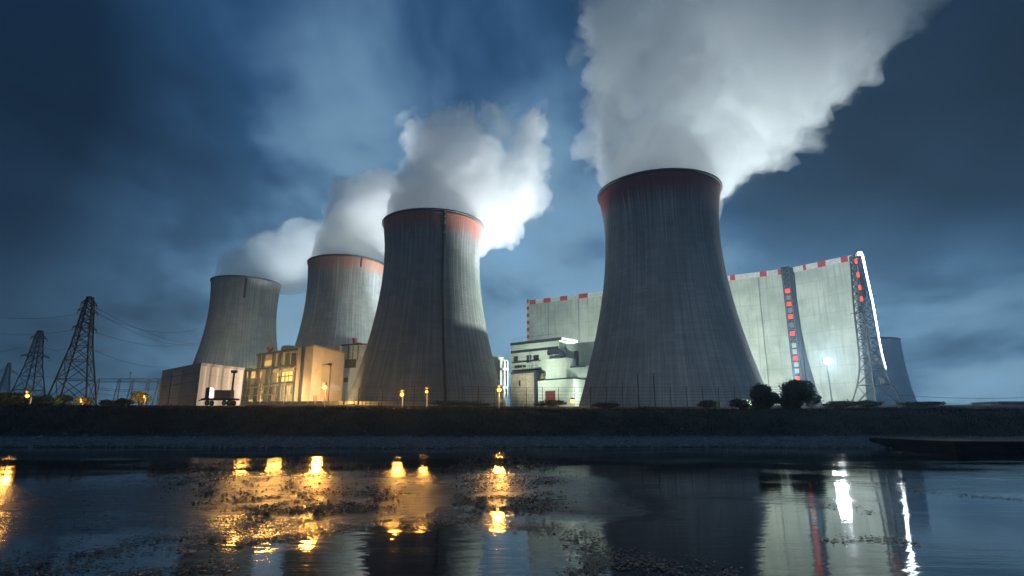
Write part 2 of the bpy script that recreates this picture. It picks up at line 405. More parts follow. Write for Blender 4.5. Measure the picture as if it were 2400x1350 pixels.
ladder(t2, 0, 0, rad2, .62, .93, .995, M['steel'], .5)
ladder(t1, 0, 0, rad1, .42, .84, .995, M['steel'], 1.2)

# ------------------------------------------------------------------ buildings
class Frame:                                                      # a rotated building frame: s along e1, d into the building
    def __init__(s, a, b):
        a, b = Vector(a), Vector(b); s.o = a; s.e1 = (b - a).normalized(); s.e2 = Vector((-s.e1.y, s.e1.x))
        if s.e2.y < 0: s.e2 = -s.e2
        s.ang = math.atan2(s.e1.y, s.e1.x)
    def p(s, a, d, z): q = s.o + s.e1 * a + s.e2 * d; return (q.x, q.y, z)
    def hit(s, u, v, d=0.):                                       # (s, z) of a pixel on the vertical plane at depth d
        r = pdir(u, v); o2 = s.o + s.e2 * d; n = s.e2
        t = o2.dot(n) / (r.x * n.x + r.y * n.y); q = Vector((r.x * t, r.y * t)) - o2
        return q.dot(s.e1), CAM_H + r.z * t
    def box(s, mb, s0, s1, d0, d1, z0, z1):
        q = [(s0, d0), (s1, d0), (s1, d1), (s0, d1)]
        vs = [s.p(a, b, z0) for a, b in q] + [s.p(a, b, z1) for a, b in q]
        return mb.hexa(vs)
    def pbox(s, mb, u0, v0, u1, v1, d0, d1, dp=None):             # box whose front face spans pixels u0..u1, v0 (top)..v1 (bottom) at depth d0
        um = (u0 + u1) / 2
        s0 = s.hit(u0, (v0 + v1) / 2, d0)[0]; s1 = s.hit(u1, (v0 + v1) / 2, d0)[0]
        z1 = s.hit(um, v0, d0)[1]; z0 = s.hit(um, v1, d0)[1]
        return s.box(mb, s0, s1, d0, d1, z0, z1)

# ---- the long hall behind the biggest tower
hall = thing('power_hall', (100, 430, 10), 'huge pale concrete hall with a red and white striped roof edge', 'building')
FA = Frame((14.4, 476.), (184.4, 375.)); FB = Frame((186.0, 374.), (211., 343.4))
ZT = 105.4; LA = 197.7
mb = MB(); FA.box(mb, 0, LA - .6, 0, 26, 8, ZT - 3.5); mb.build('long_wall', M['hall'], hall)
LB = FB.hit(1995, 600)[0]
edge = []
for u_, v_ in ((1862, 634), (1868, 700), (1878, 770), (1893, 840), (1912, 905), (1936, 968)):
    edge.append(FB.hit(u_, v_))
right = [FB.hit(u_, v_) for u_, v_ in ((2034, 968), (2024, 850), (2012, 735), (1996, 612))]
outl = [FB.p(a, 0, z_) for a, z_ in edge + right]
outl[0] = FB.p(edge[0][0], 0, ZT - 3.5); outl[-1] = FB.p(LB, 0, ZT - 3.5)
mb = MB(); mb.slab(outl, (FB.e2.x * 14, FB.e2.y * 14, 0)); mb.build('curved_wall', M['hall'], hall)
# recess between both walls
sA1, _ = FA.hit(1838, 700); 
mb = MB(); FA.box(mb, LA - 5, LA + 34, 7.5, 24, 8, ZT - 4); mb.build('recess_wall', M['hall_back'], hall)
slot = MB(); z0_, z1_ = 12, ZT + .3
FA.box(slot, LA - 2.6, LA + 4.6, -.6, 5.5, z0_, z1_)
slot.build('service_shaft', M['navy'], hall)
fr = MB()
for a in (LA - 1.9, LA + 2.1): fr.bar(FA.p(a, -.9, z0_), FA.p(a, -.9, z1_), .18)
zq = lin(z0_, z1_, 30)
for i in range(29):
    fr.bar(FA.p(LA - 1.9, -.9, zq[i]), FA.p(LA + 2.1, -.9, zq[i + 1]), .10); fr.bar(FA.p(LA - 1.9, -.9, zq[i]), FA.p(LA + 2.1, -.9, zq[i]), .10)
fr.build('shaft_lattice', M['galv'], hall)
for v_ in (697, 727, 762, 810, 825, 855, 870, 900, 925):
    _, zz = FA.hit(1852, v_, -1.4); q = MB(); FA.box(q, LA - 1.2, LA + 1.5, -1.5, -1.05, zz - 1.5, zz + 1.5); q.build('shaft_panel', M['hall'] if v_ > 800 else M['hall_back'], hall)  # upper panels take the shade-toned copy, lower ones the pale concrete
for v_ in (681, 712, 742, 782, 840, 888, 912):
    _, zz = FA.hit(1852, v_, -1.4)
    q = MB(); FA.box(q, LA - 1.4, LA + 1.6, -1.6, -1.05, zz - 1.45, zz + 1.45); rl = q.build('warning_light', M['redlamp'], hall)
    q = MB()
    for a in (-1.45, -.45, .5, 1.5): FA.box(q, LA + a, LA + a + .2, -1.72, -1.5, zz - 1.6, zz + 1.6)
    q.build('guard_bar', M['steel'], rl)
def band(F, s0, s1, reds):
    q = MB(); cur = s0
    for a, b_ in reds + [(s1, s1)]:
        a = min(a, s1); b_ = min(b_, s1)
        if a > cur: q.mi = 0; F.box(q, cur, a, -.5, 1.2, ZT - 3.5, ZT)
        if b_ > a: q.mi = 1; F.box(q, a, b_, -.55, 1.2, ZT - 3.55, ZT + .05)
        cur = max(cur, b_)
    return q
def redspans(F, lst, v): return [(F.hit(a, v)[0], F.hit(b_, v)[0]) for a, b_ in lst]
q = band(FA, 0, LA - 2.3, redspans(FA, [(1242, 1256), (1274, 1291), (1313, 1330), (1357, 1378), (1420, 1440), (1480, 1500), (1540, 1560), (1600, 1620), (1660, 1680), (1715, 1727), (1786, 1802), (1829, 1838)], 690)); q.build('striped_parapet', [M['whitep'], M['redp']], hall)
q = band(FB, edge[0][0] - .5, LB + .5, redspans(FB, [(1882, 1889), (1917, 1936), (1973, 1990)], 620)); q.build('striped_parapet', [M['whitep'], M['redp']], hall)
q = MB(); FA.box(q, LA - 2.6, LA + 2.8, -1.0, 2., ZT - .2, ZT + 1.2); q.build('shaft_cap', M['navy'], hall)
q = MB()
for i, zz in enumerate(lin(70, ZT + 1, 13)[:-1]):
    q.mi = i % 2; FA.box(q, -1.9, -.3, -.6, 1., zz, zz + 2.96)
q.build('corner_mast', [M['whitep'], M['redp']], hall)
q = MB()
for k in range(7):                                                 # downpipes and seams on the long wall
    a = 18 + k * 27; FA.box(q, a, a + .35, -.3, 0, 12, ZT - 3.6)
q.build('downpipe', M['hall_back'], hall)

# ---- pale green plant building in front of the hall
FC = Frame((-.5, 340.), (26., 317.5))
plant = thing('plant_building', (20, 330, 10), 'stepped pale green plant building between the two nearest cooling towers', 'building')
def cpart(name, mat, u0, v0, u1, v1, d0, d1, par=plant):
    q = MB(); FC.pbox(q, u0, v0, u1, v1, d0, d1); return q.build(name, mat, par)
cpart('upper_block', M['cladg'], 1198, 803, 1312, 968, 0, 16)
q = MB()                                                           # the shoulder with its rounded corner
sA, zA = FC.hit(1312, 800, 0); pr = [(0, 0)]
FC.box(q, sA, sA + 22, 6, 22, 8, zA - 1); q.build('rear_block', M['cladg'], plant)
cpart('roof_slab', M['navy'], 1196, 797, 1316, 803, -.8, 15)
cpart('cladding_band', M['navy'], 1197, 817, 1308, 823, -.35, 0)
q = MB(); _, zz = FC.hit(1300, 825, -2.2); sC = FC.hit(1306, 825, -2.2)[0]
arc = [(sC + 4.2 * math.cos(t), zz - 4.2 + 4.2 * math.sin(t)) for t in lin(0, PI / 2, 9)]
q.tube([FC.p(arc[0][0], -2.2, zz - 9)] + [FC.p(a, -2.2, z_) for a, z_ in arc] + [FC.p(sC - 6, -2.2, zz)], 1.5, 10); q.build('duct', M['navy'], plant, True)
cpart('projecting_box', M['cladg'], 1279, 840, 1327, 887, -9, 0)
cpart('box_underside', M['navy'], 1278, 887, 1331, 890, -9.4, 0)
cpart('side_box', M['cladg'], 1328, 861, 1372, 885, -5, 8)
cpart('side_box_roof', M['navy'], 1327, 858, 1374, 861, -5.4, 8)
cpart('lower_block', M['cladg'], 1261, 890, 1345, 975, -12, 0)
d_ = cpart('door', M['maroon'], 1278, 916, 1301, 950, -12.3, -12)
cpart('louvre', M['darkin'], 1346, 822, 1355, 857, 5.4, 6)
cpart('annex', M['brick'], 1199, 875, 1251, 975, -10, 0)
cpart('annex_roof', M['navy'], 1197, 871, 1254, 875, -10.5, 0)
cpart('steel_column', M['navy'], 1252, 868, 1258, 972, -11.4, -9.6)
cpart('louvre', M['darkin'], 1216, 892, 1219, 905, -10.3, -10)
for a in ((1204, 835, 1213, 846), (1234, 832, 1247, 850), (1250, 832, 1262, 846), (1206, 856, 1232, 862)): cpart('louvre', M['darkin'], *a, -.3, 0)
q = MB()
for v_ in (846, 866): 
    FC.pbox(q, 1199, v_, 1262, v_ + 1.6, -2.4, 0)
    for u_ in range(1200, 1262, 6):
        a, z_ = FC.hit(u_, v_, -2.3); q.bar(FC.p(a, -2.3, z_), FC.p(a, -2.3, z_ + 1.3), .06)
    a0, z_ = FC.hit(1199, v_, -2.3); a1, _ = FC.hit(1262, v_, -2.3); q.bar(FC.p(a0, -2.3, z_ + 1.3), FC.p(a1, -2.3, z_ + 1.3), .07)
q.build('catwalk', M['steel'], plant)
q = MB()
for u_, v0, v1 in ((1241, 826, 872), (1246, 826, 872), (1256, 850, 884), (1262, 880, 905), (1225, 846, 872)):
    a, z1 = FC.hit(u_, v0, -1.2); _, z0 = FC.hit(u_, v1, -1.2); q.bar(FC.p(a, -1.2, z0), FC.p(a, -1.2, z1), .35)
a0, z_ = FC.hit(1256, 882, -1.4); a1, _ = FC.hit(1278, 880, -1.4); q.bar(FC.p(a0, -1.4, z_), FC.p(a1, -1.4, z_), .4)
q.build('pipework', M['galv'], plant)
q = MB()
a0, z_ = FC.hit(1248, 803, 3); a1, _ = FC.hit(1300, 797, 3)
for u_ in range(1201, 1312, 8):
    a, z_ = FC.hit(u_, 799, -.5); q.bar(FC.p(a, -.5, z_ - .5), FC.p(a, -.5, z_ + 1.1), .06)
a0, z_ = FC.hit(1201, 799, -.5); a1, _ = FC.hit(1312, 799, -.5); q.bar(FC.p(a0, -.5, z_ + 1.1), FC.p(a1, -.5, z_ + 1.1), .07)
q.build('roof_railing', M['steel'], plant)

pipeh = thing('pump_house', (-8, 356, 10), 'small white pipe clad house tucked beside the ladder tower', 'building')
FP = Frame((-13., 349.), (-1.5, 357.))
q = MB(); FP.pbox(q, 1150, 842, 1190, 975, 0, 10); q.build('wall', M['cladw'], pipeh)
q = MB(); FP.pbox(q, 1150, 836, 1180, 842, .6, 9); q.build('roof', M['cladw'], pipeh)
q = MB()
for v_ in (862, 905): FP.pbox(q, 1158, v_, 1191, v_ + 5, -1., 0)
for u_ in (1170, 1181, 1189): FP.pbox(q, u_, 846, u_ + 2, 930, -.6, 0)
q.build('pipework', M['galv'], pipeh)

# ---- beige store building
store = thing('store_building', (-85, 160, 6.7), 'low beige block with a brown shaded side and two pale wall strips', 'building')
cA = at(472, 850, 150.); zA = cA.z; A0 = Vector((cA.x, cA.y)); A1 = Vector((-103.4, 171.6)); A2 = Vector((-75.9, 164.)); A3 = A1 + (A2 - A0)
q = MB(); q.prism([A0, A2, A3, A1], 4., zA - .7); q.build('wall', M['beige'], store)
c_ = (A0 + A2 + A3 + A1) / 4
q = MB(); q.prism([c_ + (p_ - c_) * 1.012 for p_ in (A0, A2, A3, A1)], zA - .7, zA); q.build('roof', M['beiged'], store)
FS = Frame((A1.x, A1.y), (A0.x, A0.y)); LS = (A0 - A1).length
for a, b_ in ((0.2, 9.), (17.5, 30.2)):
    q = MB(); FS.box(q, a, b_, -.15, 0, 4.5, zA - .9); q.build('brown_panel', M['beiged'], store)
q = MB(); FS.box(q, .5, LS - .5, -.35, -.2, 4.4, 9.3)
FR = Frame((A0.x, A0.y), (A2.x, A2.y))
q = MB()
for zz in (9.6, 13.2, 15.6):
    FS.box(q, 0, LS, -.24, -.16, zz, zz + .12)
q.build('wall_seam', M['navy'], store)

# ---- turbine hall with steel framed front
turb = thing('turbine_hall', (-105, 300, 10), 'steel framed turbine hall with lit yellow bays beside a tall beige block', 'building')
K0 = Vector((-96.4, 279.)); FT = Frame((-138.6, 313.8), (K0.x, K0.y)); LT = (K0 - Vector((-138.6, 313.8))).length
FE = Frame((K0.x, K0.y), (-89., 306.)); LE = 28.
ZB = 39.8
fe2 = Vector((K0.x - -138.6, K0.y - 313.8)).normalized()
def epr(s_, d): return K0 + FE.e1 * s_ - fe2 * d                   # into the block along the front's own direction
W_ = 14.0
q = MB(); q.prism([K0, epr(LE, 0), epr(LE, W_), epr(0, W_)], 6., ZB); q.build('tall_block', M['beige'], turb)
q = MB(); q.prism([epr(-.35, -.35), epr(LE + .3, -.35), epr(LE + .3, W_ + .3), epr(-.35, W_ + .3)], ZB, ZB + .8); q.build('parapet', M['beiged'], turb)
def tpart(name, mat, u0, v0, u1, v1, d0, d1, par=turb):
    q = MB(); FT.pbox(q, u0, v0, u1, v1, d0, d1); return q.build(name, mat, par)
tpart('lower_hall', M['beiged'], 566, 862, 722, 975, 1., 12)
tpart('upper_hall', M['beige'], 604, 826, 700, 863, 1.5, 12)
tpart('roof_edge', M['navy'], 602, 822, 702, 827, .6, 12.4)
tpart('floor_beam', M['navy'], 566, 859, 720, 863, .2, 1.)
tpart('floor_beam', M['navy'], 566, 897, 720, 900, .2, 1.)
for u_, wd in ((606, 5), (616, 6), (640, 6), (655, 9), (672, 9), (686, 8), (697, 5)): tpart('upper_column', M['navy'], u_ - wd / 2, 828, u_ + wd / 2, 861, .7, 1.5)
for u_, wd in ((571, 4), (580, 6), (599, 9), (622, 8), (632, 3), (652, 6), (689, 6), (715, 4)): tpart('column', M['navy'], u_ - wd / 2, 863 if u_ < 690 else 815, u_ + wd / 2, 970, .15, 1.)
tpart('column', M['navy'], 701, 813, 708, 970, -.4, .8)
wl = tpart('lit_bay', M['litwin'], 650, 872, 684, 894, .75, .98)
tpart('bay_frame', M['steel'], 649, 881, 685, 883, .6, .74, wl)
tpart('bay_surround', M['brick'], 638, 864, 686, 871, .5, 1.)
tpart('lit_bay', M['litwin'], 693, 887, 712, 895, .75, .98)
tpart('lit_window', M['litwin2'], 620, 845, 636, 857, 1.2, 1.48)
for u_, u2 in ((579, 591), (594, 604), (605, 616)): tpart('lit_window', M['litwin2'], u_, 937, u2, 950, .7, .98)
for u_, u2 in ((574, 580), (588, 598), (604, 612)): tpart('lit_window', M['litwin2'], u_, 872, u2, 886, .7, .98)
tpart('window', M['glassd'], 660, 922, 666, 950, .7, .98)
tpart('pale_panel', M['cladw'], 656, 906, 686, 962, .6, .97)
tpart('pale_panel', M['beige'], 692, 898, 713, 966, .6, .97)
tpart('pipe_rack', M['galv'], 575, 905, 650, 907, -.8, .1)
tpart('pipe_rack', M['galv'], 575, 925, 640, 926.5, -.8, .1)
rg = random.Random(5)
for k in range(16):                                                # pipes and frames crowding the front of the lower hall
    u_ = 572 + rg.random() * 140; v0 = rg.choice((868, 880, 900, 905, 915)); v1 = rg.choice((925, 940, 958)); dd = -.3 - rg.random() * 1.6
    a, z1 = FT.hit(u_, v0, dd); _, z0 = FT.hit(u_, v1, dd); a2 = a + rg.choice((-1, 1)) * rg.uniform(1.5, 6)
    q = MB(); q.tube([FT.p(a, dd, z0), FT.p(a, dd, z1), FT.p(a2, dd, z1 + .01), FT.p(a2, dd, z1 - rg.uniform(1, 5))], rg.choice((.14, .22, .34)), 6)
    q.build('pipe', M[rg.choice(('galv', 'navy', 'steel', 'maroon', 'brick'))], turb)
for u_ in (658, 667, 676): tpart('bay_frame', M['steel'], u_ - .5, 872, u_ + .5, 894, .6, .74, wl)
a, z1 = FT.hit(633, 820, 3); q = MB(); q.lathe([(1.0, -6), (1.0, 0), (1.7, .1), (1.7, 1.8), (.01, 1.9)], 14, FT.p(a, 3, z1)); q.build('vent_stack', M['maroon'], turb)
a, z1 = FT.hit(678, 821, 8); q = MB(); q.lathe([(4.2, -6), (4.2, 1.4), (3.6, 2.2), (.01, 2.8)], 20, FT.p(a, 8, z1)); q.build('roof_tank', M['cladw'], turb, True)
q = MB(); pv = epr(15, -.5); q.tube([(pv.x, pv.y, 14), (pv.x, pv.y, 31)], .55, 8); q.ball((pv.x, pv.y, 32), .9); q.build('vent_pipe', M['maroon'], turb)
q = MB(); a_ = epr(3, -.12); b_ = epr(6, -.12); q.box(((a_.x + b_.x) / 2, (a_.y + b_.y) / 2, 13.5), (3, .25, 6), FE.ang); q.build('door', M['beiged'], turb)

annex = thing('boiler_annex', (-88, 338, 10), 'white clad annex with dark grilles and a red roof stack behind the beige block', 'building')
FN = Frame((-96.5, 336.), (-79., 331.))
def npart(name, mat, u0, v0, u1, v1, d0, d1):
    q = MB(); FN.pbox(q, u0, v0, u1, v1, d0, d1); return q.build(name, mat, annex)
npart('wall', M['cladw'], 800, 809, 858, 975, 0, 9); npart('parapet', M['navy'], 799, 806, 859, 809, -.3, 9)
npart('grille', M['darkin'], 808, 842, 834, 862, -.3, 0); npart('grille', M['darkin'], 806, 885, 815, 896, -.3, 0)
for u_ in (815, 826, 838): npart('seam', M['navy'], u_, 810, u_ + 1.6, 842, -.25, 0)
a, z1 = FN.hit(831, 806, 2); q = MB(); q.lathe([(1.2, -3), (1.2, 2), (1.5, 2.1), (1.5, 3.4), (.01, 3.5)], 12, FN.p(a, 2, z1)); q.tube([FN.p(a, 2, z1), FN.p(a + 5, 2, z1 - .4)], .9, 8); q.build('roof_stack', M['maroon'], annex)
for u_ in (775, 790):
    a, z1 = FN.hit(u_, 810, 6); q = MB(); FN.box(q, a - 2.2, a + 2.2, 5, 8, z1 - 8, z1); q.build('roof_house', M['brick'], annex)

# ---- far tower, its fade in the air partly put into the colour, low sheds on the far right
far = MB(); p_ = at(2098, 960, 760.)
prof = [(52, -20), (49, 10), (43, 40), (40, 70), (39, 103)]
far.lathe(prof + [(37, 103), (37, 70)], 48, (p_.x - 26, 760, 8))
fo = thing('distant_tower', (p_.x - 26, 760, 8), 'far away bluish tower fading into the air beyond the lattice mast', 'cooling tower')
far.build('shell', M['hazec'], fo, True)
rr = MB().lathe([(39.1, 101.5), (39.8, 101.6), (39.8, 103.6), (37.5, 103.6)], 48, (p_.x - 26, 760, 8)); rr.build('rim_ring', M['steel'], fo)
shed = thing('warehouse', at(2340, 960, 330.), 'long dark stepped warehouse at the end of the bank', 'building')
for u0, u1, v0, Y_ in ((2272, 2325, 957, 330), (2322, 2345, 949, 335), (2340, 2460, 943, 340)):
    a, b_ = at(u0, v0, Y_), at(u1, v0, Y_)
    q = MB(); q.box(((a.x + b_.x) / 2, Y_ + 10, (a.z + 6) / 2), (b_.x - a.x, 20, a.z - 6)); wl = q.build('wall', M['navy'], shed)
    q = MB(); q.box(((a.x + b_.x) / 2, Y_ + 10, a.z + .3), (b_.x - a.x + .8, 20.8, .6)); q.build('roof', M['hall_back'], wl)

# ---- quay
quay = thing('quay_wall', (45, 46, 0), 'low dark concrete quay with square recesses at the water edge', 'quay')
q = MB(); q.prism([(34.5, 46.5), (90, 38), (90, 60), (36, 60)], -1.5, .7); q.build('wall', M['quay'], quay)
q = MB(); q.prism([(34.2, 46.2), (90, 37.7), (90, 60), (36, 60)], 0.7, .88); q.build('coping', M['quay'], quay)
for k in range(9):
    t = .1 + k * .1; X = 34.5 + 55.5 * t; Y_ = 46.5 - 8.5 * t
    q = MB(); q.box((X, Y_, .25), (1.9, .3, .6), math.atan2(-8.5, 55.5)); q.build('fender', M['rubber'], quay)

# ------------------------------------------------------------------ lattice masts
def lattice(q, base, prof, nb, rl=.22, rb=.1, rz=0.):
    """prof: list of (height, half width)"""
    def hw(h):
        for (h0, w0), (h1, w1) in zip(prof, prof[1:]):
            if h <= h1: return w0 + (w1 - w0) * (h - h0) / (h1 - h0)
        return prof[-1][1]
    H = prof[-1][0]; hs = [0.]
    while hs[-1] < H - .01: hs.append(min(H, hs[-1] + max(nb, hw(hs[-1]) * 1.5)))
    ca, sa = math.cos(rz), math.sin(rz); B = Vector(base)
    def c(k, h):
        i, j = ((-1, -1), (1, -1), (1, 1), (-1, 1))[k % 4]; w_ = hw(h); return B + Vector(((i * ca - j * sa) * w_, (i * sa + j * ca) * w_, h))
    legs = []
    for k in range(4): legs.append([c(k, h) for h in hs])
    for k in range(4):
        for a, b_ in zip(hs, hs[1:]):
            q.bar(c(k, a), c(k + 1, b_), rb); q.bar(c(k + 1, a), c(k, b_), rb); q.bar(c(k, b_), c(k + 1, b_), rb)
    return legs, c, hs
def pylon(base, H, hb, label, arms, rz, mat):
    root = thing('electricity_pylon', base, label, 'pylon', 'electricity pylons beside the plant')
    q = MB(); legs, c, hs = lattice(q, base, [(0, hb), (H * .55, hb * .42), (H * .93, hb * .2), (H, hb * .12)], 2.2, .2, .12, rz)
    q.build('bracing', mat, root)
    for L in legs: MB().tube(L, .26, 4).build('leg', mat, root)
    B = Vector(base); d = Vector((math.cos(rz + PI / 4), math.sin(rz + PI / 4), 0)); ends = []
    for hz, ln in arms:
        q = MB(); hh_ = H * hz
        for sg in (-1, 1):
            tip = B + d * (sg * ln) + Vector((0, 0, hh_)); 
            for zz in (0, 2.2): q.bar(B + Vector((0, 0, hh_ + zz)) + d * sg * .6, tip, .16)
            for t in (.3, .6): q.bar(B + d * sg * ln * t + Vector((0, 0, hh_)), B + d * sg * ln * t + Vector((0, 0, hh_ + 2.2 * (1 - t))), .09)
            ends.append(tip + Vector((0, 0, -1.6)))
        ca = q.build('crossarm', mat, root)
        for e in ends[-2:]:
            iq = MB(); iq.lathe([(.05, 1.6), (.05, 1.4), (.22, 1.3), (.1, 1.1), (.22, .9), (.1, .7), (.22, .5), (.05, .3), (.05, 0)], 6, e)
            iq.build('insulator', M['galv'], ca)
    return root, ends
P1 = gp(168, 948, 195.); P2 = gp(62, 945, 275.); P3 = gp(3, 945, 330.)
h1 = at(213, 696, 195).z - P1.z; h2 = at(82, 775, 275).z - P2.z; h3 = at(27, 850, 330).z - P3.z
p1, e1 = pylon(P1, h1, 5.6, 'tallest dark lattice pylon nearest the store building', ((.86, 3.2), (.70, 3.8), (.93, 2.6)), R(20), M['steel'])
p2, e2 = pylon(P2, h2, 5.6, 'dark lattice pylon standing behind the orange lamp', ((.66, 5.5), (.9, 3.2)), R(8), M['steel'])
p3, e3 = pylon(P3, h3, 4., 'pale short lattice pylon cut by the picture edge', ((.8, 5.),), R(30), M['galv'])
def sag(a, b_, s_, n=14): return [a.lerp(b_, i / n) - Vector((0, 0, s_ * 4 * (i / n) * (1 - i / n))) for i in range(n + 1)]
wires = [(at(226, 722, 195), at(466, 806, 350), 3), (at(226, 732, 195), at(463, 808, 350), 4), (at(219, 777, 195), at(440, 806, 340), 3), (at(214, 818, 195), at(400, 858, 330), 2.5),
         (at(205, 733, 195), at(-60, 729, 300), 3), (at(178, 772, 195), at(-60, 765, 300), 3), (at(172, 813, 195), at(92, 806, 275), 2), (at(54, 813, 275), at(-60, 818, 330), 2),
         (at(206, 738, 195), at(118, 905, 420), 6), (at(150, 880, 195), at(90, 876, 275), 1), (at(226, 735, 195), at(486, 760, 360), 6)]
for i, (a, b_, s_) in enumerate(wires):
    q = MB(); q.tube(sag(a, b_, s_), .06, 4)
    o = q.build('power_line', M['wire']); tag(o, 'thin dark power line strung from the lattice pylons across the dusk sky', 'power line', 'power lines at the pylons')
for i, v_ in enumerate((926, 940, 951)):
    q = MB(); q.tube(sag(at(2095, v_ - 1, 420), at(2460, v_ + 3, 420), 2), .12, 4)
    tag(q.build('power_line', M['wire']), 'thin dark wire running level beyond the light mast', 'power line', 'level wires past the mast')

# substation gantry
gan = thing('switchyard_gantry', gp(300, 950, 230.), 'pale steel switchyard gantry with leaning posts by the yellow shrub', 'gantry')
zt = at(300, 887, 230).z
tops = []
for u_ in (232, 281, 312, 350, 375):
    a = gp(u_ - 14, 950, 230.); b_ = at(u_, 888, 230.); q = MB()
    for dx in (-.7, .7): q.bar((a.x + dx * 1.4, a.y, a.z - 1), (b_.x + dx * .5, b_.y, b_.z), .16)
    for k in range(6):
        t0, t1 = k / 6, (k + 1) / 6; w0, w1 = 1.4 * .7 * (1 - t0) + .35 * t0, 1.4 * .7 * (1 - t1) + .35 * t1
        A_ = a.lerp(b_, t0); B_ = a.lerp(b_, t1); q.bar((A_.x - w0, A_.y, A_.z), (B_.x + w1, B_.y, B_.z), .08)
    q.build('post', M['galv'], gan); tops.append(b_)
q = MB()
for dz in (0, -1.2): q.bar(tops[0] + Vector((0, 0, dz)), tops[-1] + Vector((0, 0, dz)), .13)
for k in range(28): q.bar(tops[0].lerp(tops[-1], k / 28), tops[0].lerp(tops[-1], (k + .5) / 28) + Vector((0, 0, -1.2)), .07); 
q.build('beam', M['galv'], gan)
q = MB()
for v_ in (908, 912, 922): q.tube(sag(at(225, v_, 231), at(378, v_ - 2, 231), 1.), .07, 4)
q.build('busbar', M['wire'], gan)
q = MB(); a = at(304, 890, 230); q.bar(a, at(306, 874, 230), .15); q.ball(at(306, 874, 230), .35); q.build('lightning_rod', M['galv'], gan)

# light mast at the end of the hall
MX = at(2057, 962, 318.); mz = ground(MX.x, 318.); mbase = Vector((MX.x, 318., mz)); MH = at(2010, 600, 318.).z - mz
mast = thing('light_mast', mbase, 'tall dark lattice mast with flared feet and a glowing white strip on one leg', 'mast')
q = MB(); legs, cfun, hs = lattice(q, mbase, [(0, 9.2), (9, 6.6), (20, 4.3), (30, 3.5), (60, 3.0), (MH * .9, 2.2), (MH, 1.9)], 1.9, .3, .2, R(12))
q.build('bracing', M['steel'], mast)
for L in legs: MB().tube(L, .5, 5).build('leg', M['steel'], mast)
rl_ = [p_ + Vector((.9, -.3, 0)) for p_ in legs[1]]
stp = [p_ for p_ in rl_ if p_.z - mz > 20]
MB().tube(stp, [.08 + .3 * i / (len(stp) - 1) for i in range(len(stp))], 6).build('light_strip', M['strip'], mast)
q = MB(); q.box((mbase.x, mbase.y - 2.2, mz + MH * .84), (2.7, .5, MH * .25), R(12)); q.build('signal_panel', M['navy'], mast)
for hz in (.955, .86, .775, .70):
    p_ = legs[0][0]; cc = cfun(0, MH * hz); q = MB(); q.box((cc.x - .2, cc.y - .5, cc.z), (1.0, .8, 2.8)); q.build('warning_light', M['redlamp'], mast)
for hz in (.18, .3, .42, .54):
    q = MB(); cc = cfun(1, MH * hz); c0 = cfun(0, MH * hz); q.box(((cc.x * .6 + c0.x * .4), cc.y - .2, cc.z), (2.0, .5, 4.)); q.build('cable_box', M['cladw'], mast)
cc = cfun(0, MH * .62); q = MB(); q.box((cc.x - 2, cc.y - .6, cc.z + 1), (1.6, 1.2, 3.4)); q.bar((cc.x - 7, cc.y - .6, cc.z - 1.4), (cc.x + 2, cc.y - .6, cc.z - .2), .2); q.build('bracket', M['steel'], mast)
q = MB(); tp = mbase + Vector((1.6, -2, MH)); q.box((tp.x, tp.y, tp.z + .9), (2.2, 1.0, 1.3)); q.build('top_lamp', M['strip'], mast)

# ------------------------------------------------------------------ lamps
def add_light(root, p_, watts, c, r_, name='lamp_light'):
    ld = bpy.data.lights.new(name, 'POINT'); ld.energy = watts; ld.color = c; ld.shadow_soft_size = r_
    lo = bpy.data.objects.new(name, ld); col.objects.link(lo); lo.location = p_
    if root: lo.parent = root; lo.matrix_parent_inverse = root.matrix_basis.inverted()
    return lo
def aim(root, p_, target, watts, c, ang, r_=1.5, blend=.6):
    ld = bpy.data.lights.new('flood_beam', 'SPOT'); ld.energy = watts; ld.color = c; ld.shadow_soft_size = r_; ld.spot_size = R(ang); ld.spot_blend = blend
    lo = bpy.data.objects.new('flood_beam', ld); col.objects.link(lo); lo.location = p_
    lo.rotation_euler = (Vector(target) - Vector(p_)).to_track_quat('-Z', 'Y').to_euler()
    lo.parent = root; lo.matrix_parent_inverse = root.matrix_basis.inverted(); return lo
SOD = (1, .50, .12); FLC = (.90, 1., .84)
def lamp(u, v, Y, label, watts, hr=.8, to=None, front=0, group='orange street lamps along the plant road'):
    h = at(u, v, Y); g = Vector((h.x, Y, ground(h.x, Y)))
    root = thing('street_lamp', g, label, 'street lamp', group)
    q = MB(); q.tube([g + Vector((0, .9, -.2)), Vector((h.x, Y + .9, h.z + .6)), Vector((h.x, Y + .5, h.z + 1.1)), Vector((h.x, Y, h.z + 1.0))], [.11, .07, .06, .05], 6); pl = q.build('pole', M['galv'], root)
    q = MB(); q.lathe([(.01, .62), (.5, .55), (hr * .9, .2), (hr * .9, .05), (.01, .1)], 12, (h.x, Y, h.z + hr * .75)); q.build('hood', M['steel'], root)
    q = MB(); q.ball((h.x, Y, h.z), hr, 12, .8); q.build('bulb', M['sodium'], root, True)
    if to is None: add_light(root, (h.x, Y - 1.0, h.z - .3), watts, SOD, .35)
    else:
        aim(root, (h.x, Y - 1.2, h.z - .4), to, watts, (1, .62, .24), 84, .7, 1.); add_light(root, (h.x, Y - 1.2, h.z - .4), watts * .02, SOD, .7)
    if front: aim(root, (h.x, Y - 1.4, h.z), (h.x * .3, 0, 2), front, (1, .44, .07), 76, .8, .8)
    return root
lamp(760, 908, 112., 'brightest orange lamp in front of the beige block', 2.0e3, .42, None, 2.0e4)
lamp(942, 925, 108., 'orange lamp low before the ladder tower, farther from the ladder', 1.2e3, .36, None, 5e3)
lamp(1000, 918, 112., 'small orange lamp before the ladder tower, close to the ladder', 6e2, .26, None, 2e3)
